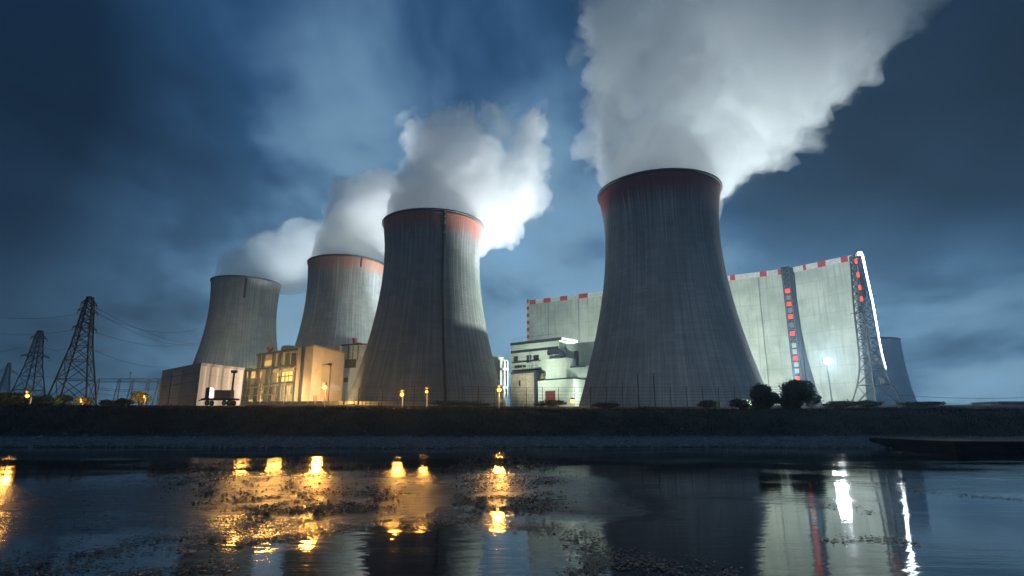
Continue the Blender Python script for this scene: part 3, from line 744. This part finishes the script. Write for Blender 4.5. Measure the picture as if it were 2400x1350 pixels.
lamp(1170, 914, 110., 'orange lamp between the ladder tower and the pale green building', 1.6e3, .40, None, 1.4e4)
lamp(1342, 940, 196., 'orange lamp at the foot of the maroon rimmed tower', 6e2, .7, None, 1.5e4)
lamp(64, 928, 96., 'orange lamp among the pylons', 6e2, .28, None, 1.1e3)
lamp(338, 931, 216., 'orange lamp hidden at the yellow shrub beneath the gantry', 2.2e3, .2)
lamp(190, 941, 180., 'small orange lamp between the legs of the tallest pylon', 2.0e3, .2)
bp = FT.hit(667, 883, -.6); add_b = FT.p(bp[0], -.6, bp[1])
aim(turb, add_b, (-16, 0, 0), 1.7e5, (1, .46, .08), 70, 5., .9)  # added beam at the lit bay, widens the gold on the water
bp = FT.hit(594, 880, -.6); aim(turb, FT.p(bp[0], -.6, bp[1]), (-18, 0, 0), 9e4, (1, .46, .08), 70, 5., .9)  # second added beam for the golden water, at the lit window
def added_uplight(u, v, Y, label, target, watts, c, cone):  # ground floodlights added to brighten the walls they face
    p_ = at(u, v, Y); g = Vector((p_.x, Y, ground(p_.x, Y)))
    r_ = thing('ground_light', g, label, 'light')
    q = MB(); q.box(g + Vector((0, 0, .5)), (1.6, .9, 1.0)); q.tube([g + Vector((-.9, 0, 0)), g + Vector((-.9, 0, 1.1))], .08, 5); q.tube([g + Vector((.9, 0, 0)), g + Vector((.9, 0, 1.1))], .08, 5); q.build('housing', M['steel'], r_)
    q = MB(); q.box(g + Vector((0, .47, .55)), (1.3, .05, .7)); q.build('lens', M['sodium'], r_)
    aim(r_, g + Vector((0, .8, 1.4)), target, watts, c, cone, .7, 1.); return r_
added_uplight(764, 955, 252., 'added squat floodlight housing on the ground before the beige block', (-98, 292, 20), 1.6e5, (1, .66, .30), 92)
added_uplight(612, 955, 242., 'added squat floodlight housing on the ground before the steel framed hall', (-120, 302, 15), 3.0e5, (1, .62, .24), 62)
r_ = added_uplight(1176, 958, 231., 'added squat floodlight housing facing the pale green building', (17, 326, 34), 4.2e5, FLC, 30)
g = gp(822, 962, 225.)
gl = thing('ground_light', g, 'flat bright ground light between two pale posts', 'light')
q = MB(); q.lathe([(1.5, -.2), (1.5, .3), (1.2, .45)], 14, g); q.build('housing', M['steel'], gl)
q = MB(); q.ball(g + Vector((0, -.4, .9)), 1.1, 12, .45); q.build('lens', M['litwin'], gl, True); add_light(gl, g + Vector((0, -1.5, 1.6)), 4e3, SOD, .5)
gx, gy = 44.5, 106.0; g = Vector((gx, gy, ground(gx, gy)))  # unseen lamp, added to lighten the foot of the maroon rimmed tower
gl2 = thing('ground_light', g, 'small unseen cool floodlight added on the ground behind the smaller rounded shrub', 'light')
q = MB(); q.box(g + Vector((0, 0, .45)), (.8, .5, .6)); q.build('housing', M['steel'], gl2)
q = MB(); q.box(g + Vector((0, .27, .5)), (.66, .04, .44)); q.build('lens', M['whitelamp'], gl2)
aim(gl2, g + Vector((0, .5, .9)), (72, 216, 14), 7e4, (.86, .96, 1), 95, .4, 1.)
# white floodlight mast
h = at(1938, 845, 296.); g = Vector((h.x, 296., ground(h.x, 296)))
fm = thing('floodlight_mast', g, 'slim white floodlight pole glaring before the hall', 'floodlight')
q = MB(); q.tube([g - Vector((0, 0, .4)), h + Vector((0, .8, -1))], [.5, .25], 8); q.build('pole', M['galv'], fm)
q = MB(); q.box((h.x, h.y + .8, h.z), (3.2, .9, 1.6)); q.build('lamp_housing', M['steel'], fm)
q = MB(); q.ball(h, 1.5, 14, .9); q.build('lamp_glass', M['whitelamp'], fm, True)
aim(fm, h + Vector((0, -2.2, 0)), (90, 0, 0), 1.6e5, (.86, .95, 1), 150, .8)
add_light(fm, h + Vector((0, 2.6, .5)), 5e4, (.86, .95, 1), 1.6)

# unseen floodlights on masts behind the towers, most added to light steam and walls
def flood(x, y, z, watts, c, label, r_=2.5):
    g = Vector((x, y, ground(x, y)))
    root = thing('plant_floodlight', g, label, 'floodlight', 'plant floodlights on short masts')
    q = MB(); q.tube([g - Vector((0, 0, .5)), (x, y, z - 1.5)], [.4, .2], 6); q.build('pole', M['galv'], root)
    q = MB(); q.ball((x, y, z), 1., 10, .7); q.build('lamp_glass', M['whitelamp'], root, True)
    add_light(root, (x, y, z + 2.2 + r_), watts, c, r_); return root
fl = flood(107, 350, 38, 1.4e5, FLC, 'plant floodlight mast standing behind the maroon rimmed tower')
aim(fl, (107, 348, 44), (-60, 318, 62), 1.7e6, FLC, 54)                    # ladder tower, its steam and the towers beyond
aim(fl, (107, 350, 44), (95, 285, 175), 2.2e5, (.72, .94, 1), 70)          # steam of the maroon rimmed tower
fl = flood(60, 402, 24, 9e4, FLC, 'unseen floodlight mast added at the long wall of the hall')  # unseen lamp, added to brighten the far half of the long wall
fl = flood(160, 330, 24, 1e4, FLC, 'unseen floodlight mast added at the curved wall of the hall')  # unseen mast, added for the beam on the steam's right edge
aim(fl, (160, 328, 27), (128, 272, 150), 1.25e6, (.88, .97, 1), 62)
fl = flood(36, 286, 14, 2e3, FLC, 'plant floodlight mast facing the pale green building')
aim(fl, (35.5, 287, 17), (14, 324, 30), 1.4e4, FLC, 120, 1.5, 1.)
aim(fl, (34, 288, 19), (-18, 292, 172), 2.0e6, (.92, .98, 1), 50, 1.5, 1.)
aim(fl, (35, 288, 19), (22, 262, 150), 6e5, (.88, .97, 1), 46)
fl = flood(-74, 346, 22, 1e3, FLC, 'unseen floodlight mast added between ladder tower and orange rimmed tower')  # unseen mast, added to whiten the steam of both neighbouring towers
aim(fl, (-74, 345, 26), (-22, 318, 175), 1.5e6, (.9, .97, 1), 75)
aim(fl, (-68, 352, 26), (-78, 384, 165), 1.8e6, (.9, .97, 1), 44, 1.5, 1.)
fl = flood(-86, 323, 18, 1e3, FLC, 'unseen floodlight mast added behind the flank of the ladder tower')  # unseen mast, added for the left side of the ladder tower's steam
aim(fl, (-86, 322, 21), (-50, 302, 192), 1.2e6, (.9, .97, 1), 26, 1.5, 1.)
fl = flood(-158, 345, 16, 1e4, (.8, 1., .95), 'unseen floodlight mast added behind the turbine hall')  # unseen mast, added to light the smallest looking tower and its steam
aim(fl, (-158, 345, 20), (-200, 425, 60), 7e4, (.75, 1., .95), 75, 1.5, 1.)
aim(fl, (-156, 346, 20), (-165, 422, 172), 4.5e6, (.85, .97, 1.), 40, 1.5, 1.)
aim(turb, (-101, 281, 41.5), (-74, 302, 200), 1.6e6, (.92, .98, 1), 24, 1.5, 1.)  # added roof beam without a fitting, brightens the ladder tower's steam
aim(turb, (-112, 289, 41.5), (-92, 378, 190), 1.3e6, (.92, .98, 1), 24, 1.5, 1.)  # added roof beam without a fitting, brightens the orange rimmed tower's steam

# ------------------------------------------------------------------ fence, barriers, posts
fen = thing('security_fence', gp(1400, 960, 104.), 'tall wire security fence on posts along the bank top', 'fence')
fx0, fx1, FY = at(858, 930, 104.).x, at(1835, 930, 104.).x, 104.
n = 26; wq = MB()
for k in range(n + 1):
    X = fx0 + (fx1 - fx0) * k / n; gz = ground(X, FY); tall = 1.75 if k in (17, 18) else 1.
    q = MB(); q.tube([(X, FY, gz - .3), (X, FY, gz + 3.3 * tall), (X, FY - .35, gz + 3.3 * tall + .5)], .055 if tall == 1 else .09, 5); q.build('post', M['steel'], fen)
for zz in (.25, .8, 1.35, 1.9, 2.45, 3.0, 3.3, 3.75):
    wq.tube([(fx0 + (fx1 - fx0) * k / n, FY - (.25 if zz > 3.5 else 0), ground(fx0 + (fx1 - fx0) * k / n, FY) + zz) for k in range(n + 1)], .022, 4)
wq.build('wire', M['wire'], fen)
b0 = None
for k in range(34):
    u_ = 562 + k * 18.5; p_ = at(u_, 958, 228. - .0 * k); X = p_.x; gz = ground(X, 228)
    if b0 is None:
        q = MB(); q.v = []; pts = [(-.5, 0), (.5, 0), (.42, .35), (.22, .8), (.18, 1.5), (-.18, 1.5), (-.22, .8), (-.42, .35)]
        q.slab([(-1.35, a * 1.3, b_) for a, b_ in pts], (2.7, 0, 0)); b0 = q.build('concrete_barrier', M['barrier']); o = b0
        tag(o, 'concrete road barrier lit orange in the row before the plant', 'barrier', 'row of concrete barriers')
    else:
        o = b0.copy(); col.objects.link(o)
    o.location = (X, 228, gz); o.rotation_euler = (0, 0, R(random.uniform(-3, 3)))
pst = None
for u_, v_ in ((808, 912), (842, 905), (890, 908)):
    h = at(u_, v_, 205.); g = Vector((h.x, 205., ground(h.x, 205.)))
    if pst is None:
        pst = thing('marker_post', g, 'tall pale post lit orange before the foot of the ladder tower', 'post', 'pale posts before the ladder tower')
        H_ = h.z - g.z
        q = MB(); q.tube([(0, 0, -.3), (0, 0, H_)], [.34, .2], 8); o = q.build('shaft', M['cladw']); o.parent = pst
        q = MB(); q.ball((0, 0, H_), .3, 8); o = q.build('cap', M['galv']); o.parent = pst
    else: dup(pst, g)
aim(pst, (at(808, 912, 205.).x, 204, at(808, 912, 205.).z + .4), (-79, 157, 13), 9e5, (1, .78, .58), 22, .5, .8)  # added beam at the post top, lights the store's right face
h = at(549, 874, 150.); g = Vector((h.x, 150., ground(h.x, 150.)))
pp = thing('floodlight_pole', g, 'thick dark post in front of the beige store building', 'post')
q = MB(); q.tube([g - Vector((0, 0, .3)), h], [.32, .25], 8); q.build('shaft', M['steel'], pp); q = MB(); q.box((h.x, h.y, h.z + .3), (1.4, .8, .7)); q.build('head', M['steel'], pp)
h = at(1249, 873, 300.)
# flatbed trailer beside the store
tb = gp(515, 950, 146.); tr = thing('flatbed_trailer', tb, 'dark flatbed trailer loaded with crates beside the beige store building', 'trailer')
sc_ = 150 / 1350
q = MB(); q.box((tb.x, tb.y, tb.z + 1.5), (8.4, 2.4, .45)); q.bar((tb.x - 4.2, tb.y, tb.z + 1.5), (tb.x - 5.4, tb.y, tb.z + 1.2), .15); q.build('deck', M['steel'], tr)
for dx in (-2.6, 1.6, 2.9):
    for dy in (-1.1, 1.1):
        q = MB(); q.tube([(tb.x + dx, tb.y + dy - .15, tb.z + .62), (tb.x + dx, tb.y + dy + .15, tb.z + .62)], .62, 16); wh = q.build('wheel', M['rubber'], tr)
        q = MB(); q.tube([(tb.x + dx, tb.y + dy - .18, tb.z + .62), (tb.x + dx, tb.y + dy + .18, tb.z + .62)], .3, 12); q.build('hub', M['galv'], wh)
for k, (dx, w_, hh_) in enumerate(((-2.9, 1.0, 2.6), (-.2, 1.9, 2.0), (1.9, 1.9, 2.0))):
    q = MB(); q.box((tb.x + dx, tb.y, tb.z + 1.74 + hh_ / 2), (w_, 1.9, hh_)); 
    for s_ in (-1, 1): q.box((tb.x + dx + s_ * w_ * .45, tb.y - .98, tb.z + 1.74 + hh_ / 2), (.12, .1, hh_))
    o = q.build('crate', M['beiged'] if k else M['steel'])
    tag(o, ('narrow dark cabinet standing on the flatbed trailer', 'pale crate in the middle of the flatbed trailer', 'pale crate at the tail of the flatbed trailer')[k], 'crate')

# ------------------------------------------------------------------ shrubs
def shrub(name, base, rx, rz_, n, leafm, label, cat='shrub', ls=.22, seed=1, group=None):
    rg = np.random.default_rng(seed); root = thing(name, base, label, cat, group)
    q = MB(); B = Vector(base)
    for k in range(5):
        a = rg.uniform(0, 2 * PI); tip = B + Vector((math.cos(a) * rx * .5, math.sin(a) * rx * .5, rz_ * rg.uniform(.9, 1.5)))
        q.tube([B + Vector((0, 0, -.3)), B.lerp(tip, .5) + Vector((0, 0, rz_ * .1)), tip], [.16, .1, .04], 5)
    q.build('trunk', M['bark'], root)
    cl = [(rg.normal(0, .36, 3), rg.uniform(.28, .55)) for _ in range(34)]
    mbq = MB(); V = []; F = []
    for i in range(n):
        c_, r_ = cl[rg.integers(len(cl))]; d = rg.normal(0, 1, 3); d /= np.linalg.norm(d)
        p_ = c_ + d * r_ * rg.uniform(.6, 1.05)
        ln = np.linalg.norm(p_)
        lim = 1.1 if i % 9 else 1.42
        if ln > lim: p_ *= lim / ln * rg.uniform(.85, 1)
        c3 = B + Vector((p_[0] * rx, p_[1] * rx, rz_ * 1.0 + p_[2] * rz_))
        if c3.z < base[2]: c3.z = base[2] + rg.uniform(0, .5)
        t = Vector(rg.normal(0, 1, 3)).normalized(); s_ = t.orthogonal().normalized(); L = ls * rg.uniform(.6, 1.4)
        o = len(V); V += [c3 - t * L, c3 + s_ * L * .45, c3 + t * L, c3 - s_ * L * .45]; F.append((o, o + 1, o + 2, o + 3))
    mbq.add(V, F); mbq.build('crown', leafm, root)
    return root
b_ = gp(1787, 960, 98.); shrub('shrub', b_, 2.5, 2.0, 9000, M['leaf_dark'], 'smaller dark rounded shrub at the foot of the maroon rimmed tower', seed=3)
b_ = gp(1871, 960, 100.); shrub('shrub', b_, 3.5, 2.4, 13000, M['leaf_dark'], 'wider dark rounded shrub next to the white floodlight pole', seed=4)
b_ = gp(1040, 960, 180.)
for i, (u_, Y_, rx, rz_, mt, lb) in enumerate(((18, 110, 3.2, 1.2, 'leaf_dark', 'dark low shrub at the picture edge before the pale pylon'), (50, 120, 2.6, .7, 'leaf_dark', 'dark low shrub just under the orange lamp by the pylons'),
        (92, 170, 3.0, 1.5, 'leaf_green', 'green lit shrub between two lattice pylons'), (118, 176, 2.6, 1.1, 'leaf_green', 'small green shrub at the outer foot of the tallest pylon'),
        (150, 205, 3.2, 1.9, 'leaf_green', 'dull green shrub behind the tallest pylon'), (196, 186, 2.6, 1.3, 'leaf_yel', 'yellow green shrub at the inner foot of the tallest pylon'),
        (326, 222, 3.6, 2.6, 'leaf_yel', 'bright yellow shrub below the switchyard gantry'), (255, 200, 3.4, .9, 'leaf_dark', 'low dark shrub between pylon and gantry'), (290, 130, 1.6, .8, 'leaf_dark', 'tiny dark shrub on the bank top near the gantry'),
         (1420, 140, 3.0, .6, 'leaf_dark', 'low weedy scrub on the bank top where the fence passes the maroon rimmed tower'), (1660, 120, 2.6, .7, 'leaf_dark', 'low ragged scrub on the bank top before the tall dark tower'), (1735, 108, 2.4, .9, 'leaf_dark', 'low scrub growing against the smaller rounded shrub'), (1965, 118, 3.2, .7, 'leaf_dark', 'low scrub under the white floodlight pole'), (2035, 130, 3.4, .6, 'leaf_dark', 'low scrub at the feet of the glowing mast'), (2160, 120, 4.0, .5, 'leaf_dark', 'low scrub on the open bank beyond the glowing mast'), (1290, 190, 5.0, 1.1, 'leaf_dark', 'low shrub before the maroon door of the pale green building'), (1040, 190, 6.0, .9, 'leaf_dark', 'low scrubby growth before the ladder tower'), (1110, 188, 6.0, .8, 'leaf_dark', 'low scrubby growth close to the lamp by the pale green building'))):
    shrub('shrub', gp(u_, 955, Y_), rx, rz_, 1500, M[mt], lb, seed=20 + i, ls=.3)

# ------------------------------------------------------------------ grass on the bank, stones on the shore, leaves on the water
V = []; F = []
for i in range(42000):
    X = rng.uniform(-95, 100); k = rng.random()
    d = rng.uniform(9, 24) if k < .72 else rng.uniform(18, 26)
    Y = shore(X) + d; g = ground(X, Y); hgt = rng.uniform(.12, .42) * (1.5 if k > .97 else 1) * (1 + 1.3 * max(0, mnoise.noise((X * .25, Y * .25, 9)))); a = rng.uniform(0, PI); ww = rng.uniform(.03, .07)
    lx, ly = rng.normal(0, .18), rng.normal(0, .12)
    o = len(V); V += [(X - ww * math.cos(a), Y - ww * math.sin(a), g - .03), (X + ww * math.cos(a), Y + ww * math.sin(a), g - .03), (X + lx, Y + ly, g + hgt)]; F.append((o, o + 1, o + 2))
mb = MB(); mb.add(V, F); tag(mb.build('grass', M['grass']), 'dark rough grass covering the canal bank', 'grass', kind='stuff')
V = []; F = []
for i in range(5200):
    X = rng.uniform(-80, 72); Y = shore(X) + abs(rng.normal(3.2, 2.6)); g = ground(X, Y); s_ = rng.uniform(.05, .2) * (1.6 if rng.random() < .06 else 1)
    o = len(V); pr = [Vector(rng.normal(0, 1, 3)).normalized() * s_ * rng.uniform(.7, 1.2) for _ in range(6)]
    base = [(1, 0, 0), (-1, 0, 0), (0, 1, 0), (0, -1, 0), (0, 0, .7), (0, 0, -.5)]
    V += [(X + q_[0] * s_ * rng.uniform(.8, 1.6), Y + q_[1] * s_ * rng.uniform(.7, 1.1), g + q_[2] * s_) for q_ in base]
    F += [(o + a, o + b_, o + c_) for a, b_, c_ in ((0, 2, 4), (2, 1, 4), (1, 3, 4), (3, 0, 4), (2, 0, 5), (1, 2, 5), (3, 1, 5), (0, 3, 5))]
M['stone'] = concrete('shore stones', (.16, .16, .155), (.36, .36, .34), 1.5, .7, False)
mb = MB(); mb.add(V, F); tag(mb.build('gravel', M['stone']), 'grey stones and gravel along the water edge', 'gravel', kind='stuff')

m, N, b = new_mat('wet fallen leaves')
P = N.new('ShaderNodeTexCoord').outputs['Object']
wn = N.new('ShaderNodeTexWhiteNoise'); wn.noise_dimensions = '3D'
N.put(wn.inputs['Vector'], N.vmath('SNAP', P, (.12, .12, 5.)))
pset(N, b, N.mix(wn.outputs['Value'], (.07, .045, .025), (.30, .16, .06)), .42, spec=.6)
M['fallen'] = m
V = []; F = []
for_gold = [((360, 1135), (560, 1120), (760, 1110), (900, 1100)), ((460, 1165), (640, 1160), (800, 1150), (960, 1150)), ((560, 1205), (700, 1200), (840, 1185), (930, 1180)), ((420, 1105), (600, 1095), (720, 1088)), ((1080, 1090), (1180, 1085), (1290, 1100)), ((1060, 1130), (1180, 1125), (1310, 1130)), ((1090, 1180), (1200, 1185), (1300, 1180))]
def leaf(X, Y, L, tilt):
    a = rng.uniform(0, 2 * PI); t = Vector((math.cos(a), math.sin(a), rng.normal(0, tilt))); s_ = Vector((-math.sin(a), math.cos(a), rng.normal(0, tilt)))
    c = Vector((X, Y, .012 + abs(rng.normal(0, .008)) + L * tilt * .5)); o = len(V)
    V.extend([c - t * L, c - t * L * .2 + s_ * L * .5, c + t * L * .9, c - t * L * .1 - s_ * L * .5, c + Vector((0, 0, L * rng.uniform(-.05, .25)))])
    F.extend([(o, o + 3, o + 4), (o + 3, o + 2, o + 4), (o + 2, o + 1, o + 4), (o + 1, o, o + 4)])
mats_ = [  # strokes of drifting leaves: (pixel polyline, half width in px, count)
    (((-40, 1345), (130, 1310), (300, 1282), (420, 1272), (560, 1262), (640, 1250)), 26, 2600),
    (((-40, 1375), (200, 1340), (420, 1345), (540, 1325)), 20, 1500),
    (((480, 1262), (600, 1268), (720, 1250), (850, 1232), (985, 1215)), 13, 2400),
    (((520, 1238), (640, 1225), (760, 1205), (900, 1190)), 24, 2600),
    (((560, 1180), (700, 1170), (860, 1160), (940, 1155)), 26, 2600),
    (((1010, 1222), (1120, 1218), (1230, 1238), (1310, 1240)), 14, 1500),
    (((1040, 1155), (1150, 1180), (1260, 1160), (1330, 1180)), 24, 1600),
    (((1220, 1180), (1330, 1195), (1430, 1205), (1380, 1160), (1510, 1168)), 16, 1600),
    (((1330, 1250), (1400, 1290), (1400, 1330), (1360, 1350)), 26, 1300),
    (((1320, 1340), (1460, 1310), (1600, 1340), (1720, 1352)), 22, 1300),
    (((990, 1155), (1100, 1150), (1190, 1165)), 8, 700),
    (((1880, 1190), (1950, 1188), (2050, 1200)), 7, 350), (((1930, 1265), (2040, 1262), (2150, 1275)), 9, 500),
    (((2100, 1148), (2250, 1160), (2400, 1172)), 5, 350), (((1830, 1135), (2000, 1130), (2180, 1142)), 4, 300),
    (((1000, 1060), (1200, 1058), (1320, 1062)), 3, 300), (((240, 1250), (160, 1180), (320, 1130), (560, 1120)), 40, 1200)]
mats_ = [(a, b_, c_, .11) for a, b_, c_ in mats_] + [(a, 26, 3000, .42) for a in for_gold]
for pl, hw_, cnt, tl in mats_:
    seg = [(Vector(a), Vector(b_)) for a, b_ in zip(pl, pl[1:])]; lens = np.array([(b_ - a).length for a, b_ in seg]); lens /= lens.sum()
    for i in range(cnt):
        a, b_ = seg[rng.choice(len(seg), p=lens)]; p_ = a.lerp(b_, rng.random()); wv = 1 + .6 * mnoise.noise((p_.x * .02, p_.y * .05, 3))
        v_ = p_.y + rng.normal(0, hw_ * .5) * wv
        if v_ < 1055: continue
        q_ = onwater(p_.x + rng.normal(0, hw_ * .8), v_)
        if mnoise.noise((q_.x * 1.3, q_.y * .9, 0)) < -.12 and rng.random() < .85: continue
        if q_.y > 54: continue
        leaf(q_.x, q_.y, rng.uniform(.014, .036) * (1 + q_.y / 40), tl)
mb = MB(); mb.add(V, F); tag(mb.build('floating_leaves', M['fallen']), 'brown fallen leaves drifting in mats on the dark water', 'leaves', kind='stuff')

# ------------------------------------------------------------------ steam
def steam_mat(name, dens, seed, lo0=.12, lo1=.40, sc=.030, soft=.11):
    m = bpy.data.materials.new(name); m.use_nodes = True; m.node_tree.nodes.clear(); N = NT(m.node_tree)
    out = N.new('ShaderNodeOutputMaterial')
    v = N.new('ShaderNodeVolumeScatter'); v.inputs['Color'].default_value = (.985, .99, .99, 1); v.inputs['Anisotropy'].default_value = .2
    P = N.new('ShaderNodeTexCoord').outputs['Object']
    n1 = N.noise(N.vmath('ADD', N.vmath('MULTIPLY', P, (1., 1., .8)), (seed * 31., 0, 0)), sc, 7, .64, .8)
    z = N.sep(P)[2]
    lo = N.step(z, TZ + TH, TZ + TH + 45, lo0, lo1)
    f = N.math('DIVIDE', N.math('SUBTRACT', n1, lo), soft, clamp=True)
    N.put(v.inputs['Density'], N.math('MULTIPLY', N.math('MULTIPLY', N.math('ADD', N.math('MULTIPLY', f, .985), .015), N.step(z, 190., 330., 1., .30)), dens))
    N.l.new(v.outputs[0], out.inputs['Volume'])
    m.cycles.volume_step_rate = .13
    return m
def steam(label, blobs, Y, vox, mat, amp=(11., 6., 3.), seed=0., ydrift=.0, shear=0.):
    bm = bmesh.new()
    for u, v, r_ in [(b_[0], b_[1], b_[2]) for b_ in blobs]:
        Yb = Y + ydrift * max(0, 480 - v) / 100.
        c = at(u, v, Yb); rad_ = r_ / FPX * (c - cam.location).dot(Vector((0, CP, SP)))
        bmesh.ops.create_icosphere(bm, subdivisions=3, radius=rad_, matrix=Matrix.Translation(c) @ Matrix.Diagonal((1, 1.0, 1, 1)))
    me = bpy.data.meshes.new('hull'); bm.to_mesh(me); bm.free()
    o = bpy.data.objects.new('steam_hull', me); col.objects.link(o)
    md = o.modifiers.new('r', 'REMESH'); md.mode = 'VOXEL'; md.voxel_size = vox
    s_ = o.modifiers.new('s', 'SMOOTH'); s_.iterations = 12; s_.factor = .6
    dg = bpy.context.evaluated_depsgraph_get(); me2 = bpy.data.meshes.new_from_object(o.evaluated_get(dg))
    bpy.data.objects.remove(o); 
    n = len(me2.vertices); co = np.empty(n * 3); me2.vertices.foreach_get('co', co); co = co.reshape(-1, 3)
    no = np.array([tuple(v.normal) for v in me2.vertices])
    zr = TZ + TH; c0 = at(blobs[0][0], blobs[0][1], Y); ax, ay = (c0.x, Y) if label else (1e5, 0)
    for i in range(n):
        p_ = co[i]
        k = min(1., max(.0, (p_[2] - zr - 2) / 22., (math.hypot(p_[0] - ax, p_[1] - ay) - 30) / 14.))
        wv = mnoise.noise_vector(Vector(p_ / 30.) + Vector((seed, 0, 0))) * .35
        q_ = Vector((p_[0] + shear * p_[2], p_[1], p_[2])) 
        d = amp[0] * mnoise.noise(q_ / 34. + wv + Vector((seed, 1, 2)))
        t1 = 1 - abs(mnoise.noise(q_ / 13. + wv * 2 + Vector((seed, 5, 2)))) * 2
        t2 = 1 - abs(mnoise.noise(q_ / 5.5 + wv * 3 + Vector((seed, 7, 9)))) * 2
        t3 = mnoise.noise(q_ / 2.6 + wv * 5 + Vector((seed, 3, 4)))
        d += -amp[1] * t1 * .8 - amp[2] * t2 * .7 + amp[2] * .6 * t3
        co[i] = p_ + no[i] * d * k
    me2.vertices.foreach_set('co', co.ravel()); me2.update()
    me2.materials.clear(); me2.materials.append(mat)
    me2.name = 'steam_plume'
    o = bpy.data.objects.new('steam_plume', me2); col.objects.link(o)
    return tag(o, label, 'steam plume', 'steam plumes over the cooling towers')
P4B = [(1552, 476, 138), (1550, 430, 142), (1545, 370, 150), (1530, 300, 165), (1580, 240, 190), (1660, 345, 130), (1725, 305, 130), (1800, 255, 120), (1865, 205, 118), (1935, 140, 112), (2000, 80, 95),
       (1760, 130, 220), (1560, 90, 205), (1475, 170, 128), (1425, 265, 80), (1400, 335, 50), (1420, 375, 45), (1395, 150, 40), (1650, -60, 250), (1900, 10, 180), (2080, 0, 100), (1500, -20, 100), (1800, -210, 260), (1560, -190, 220), (2120, -140, 180)]
P3B = [(1013, 545, 108), (1013, 500, 110), (1020, 450, 108), (1035, 390, 105), (1020, 320, 76), (985, 310, 48), (1090, 310, 78), (1120, 400, 115), (1150, 480, 100), (1150, 535, 58), (1195, 520, 40), (1115, 570, 40), (1200, 420, 95), (1215, 330, 74), (1250, 300, 45), (1250, 450, 55), (1150, 275, 40), (1240, 390, 60)]
P2B = [(813, 622, 84), (815, 580, 86), (835, 530, 88), (860, 480, 84), (900, 450, 66), (880, 520, 95), (960, 470, 70), (815, 465, 52), (930, 540, 60), (790, 500, 45)]
P1B = [(577, 672, 74), (590, 640, 72), (630, 605, 68), (665, 580, 58), (690, 620, 78), (720, 570, 66), (760, 600, 84), (700, 650, 50), (800, 560, 66)]
o = steam('huge grey steam plume pouring from the maroon rimmed tower', P4B, 257., 2.2, steam_mat('steam big', .05, 1), seed=1.3, ydrift=4., amp=(14., 8., 4.))
q = steam('', [(u, v, r_ * 1.06 + 16) for u, v, r_ in P4B[3:]], 257., 3., steam_mat('steam wisps', .045, 6, .50, .52, .026, .14), seed=3.3, ydrift=4.)
q.name = 'wisp'; q.parent = o
for k in ('label', 'category', 'group'):
    if k in q: del q[k]
o = steam('bright white steam cloud over the ladder tower', P3B, 304., 2.0, steam_mat('steam white', .06, 2), seed=5.1, ydrift=3., amp=(12., 8., 4.))
q = steam('', [(u, v, r_ * 1.06 + 14) for u, v, r_ in P3B[3:]], 304., 3., steam_mat('steam wisps', .05, 7, .48, .50, .028, .14), seed=7.3, ydrift=3.)
q.name = 'wisp'; q.parent = o
for k in ('label', 'category', 'group'):
    if k in q: del q[k]
steam('pale steam column rising from the orange rimmed tower', P2B, 383., 2.2, steam_mat('steam pale', .06, 3, .1, .3), seed=8.4, ydrift=2., amp=(8, 4, 1.6))
steam('thin steam drift trailing off the smallest looking tower', P1B, 436., 2.2, steam_mat('steam thin', .035, 4, .1, .34), seed=12.7, amp=(8, 4, 1.6))

# ------------------------------------------------------------------ air
m = bpy.data.materials.new('evening air'); m.use_nodes = True; m.node_tree.nodes.clear(); N = NT(m.node_tree)
out = N.new('ShaderNodeOutputMaterial'); v = N.new('ShaderNodeVolumePrincipled'); v.inputs['Color'].default_value = (.50, .76, 1., 1)
v.inputs['Density'].default_value = .00027; v.inputs['Anisotropy'].default_value = .72; N.l.new(v.outputs[0], out.inputs['Volume'])
mb = MB(); mb.box((0, 430, 175), (1700, 920, 354)); tag(mb.build('haze', m), kind='stuff')
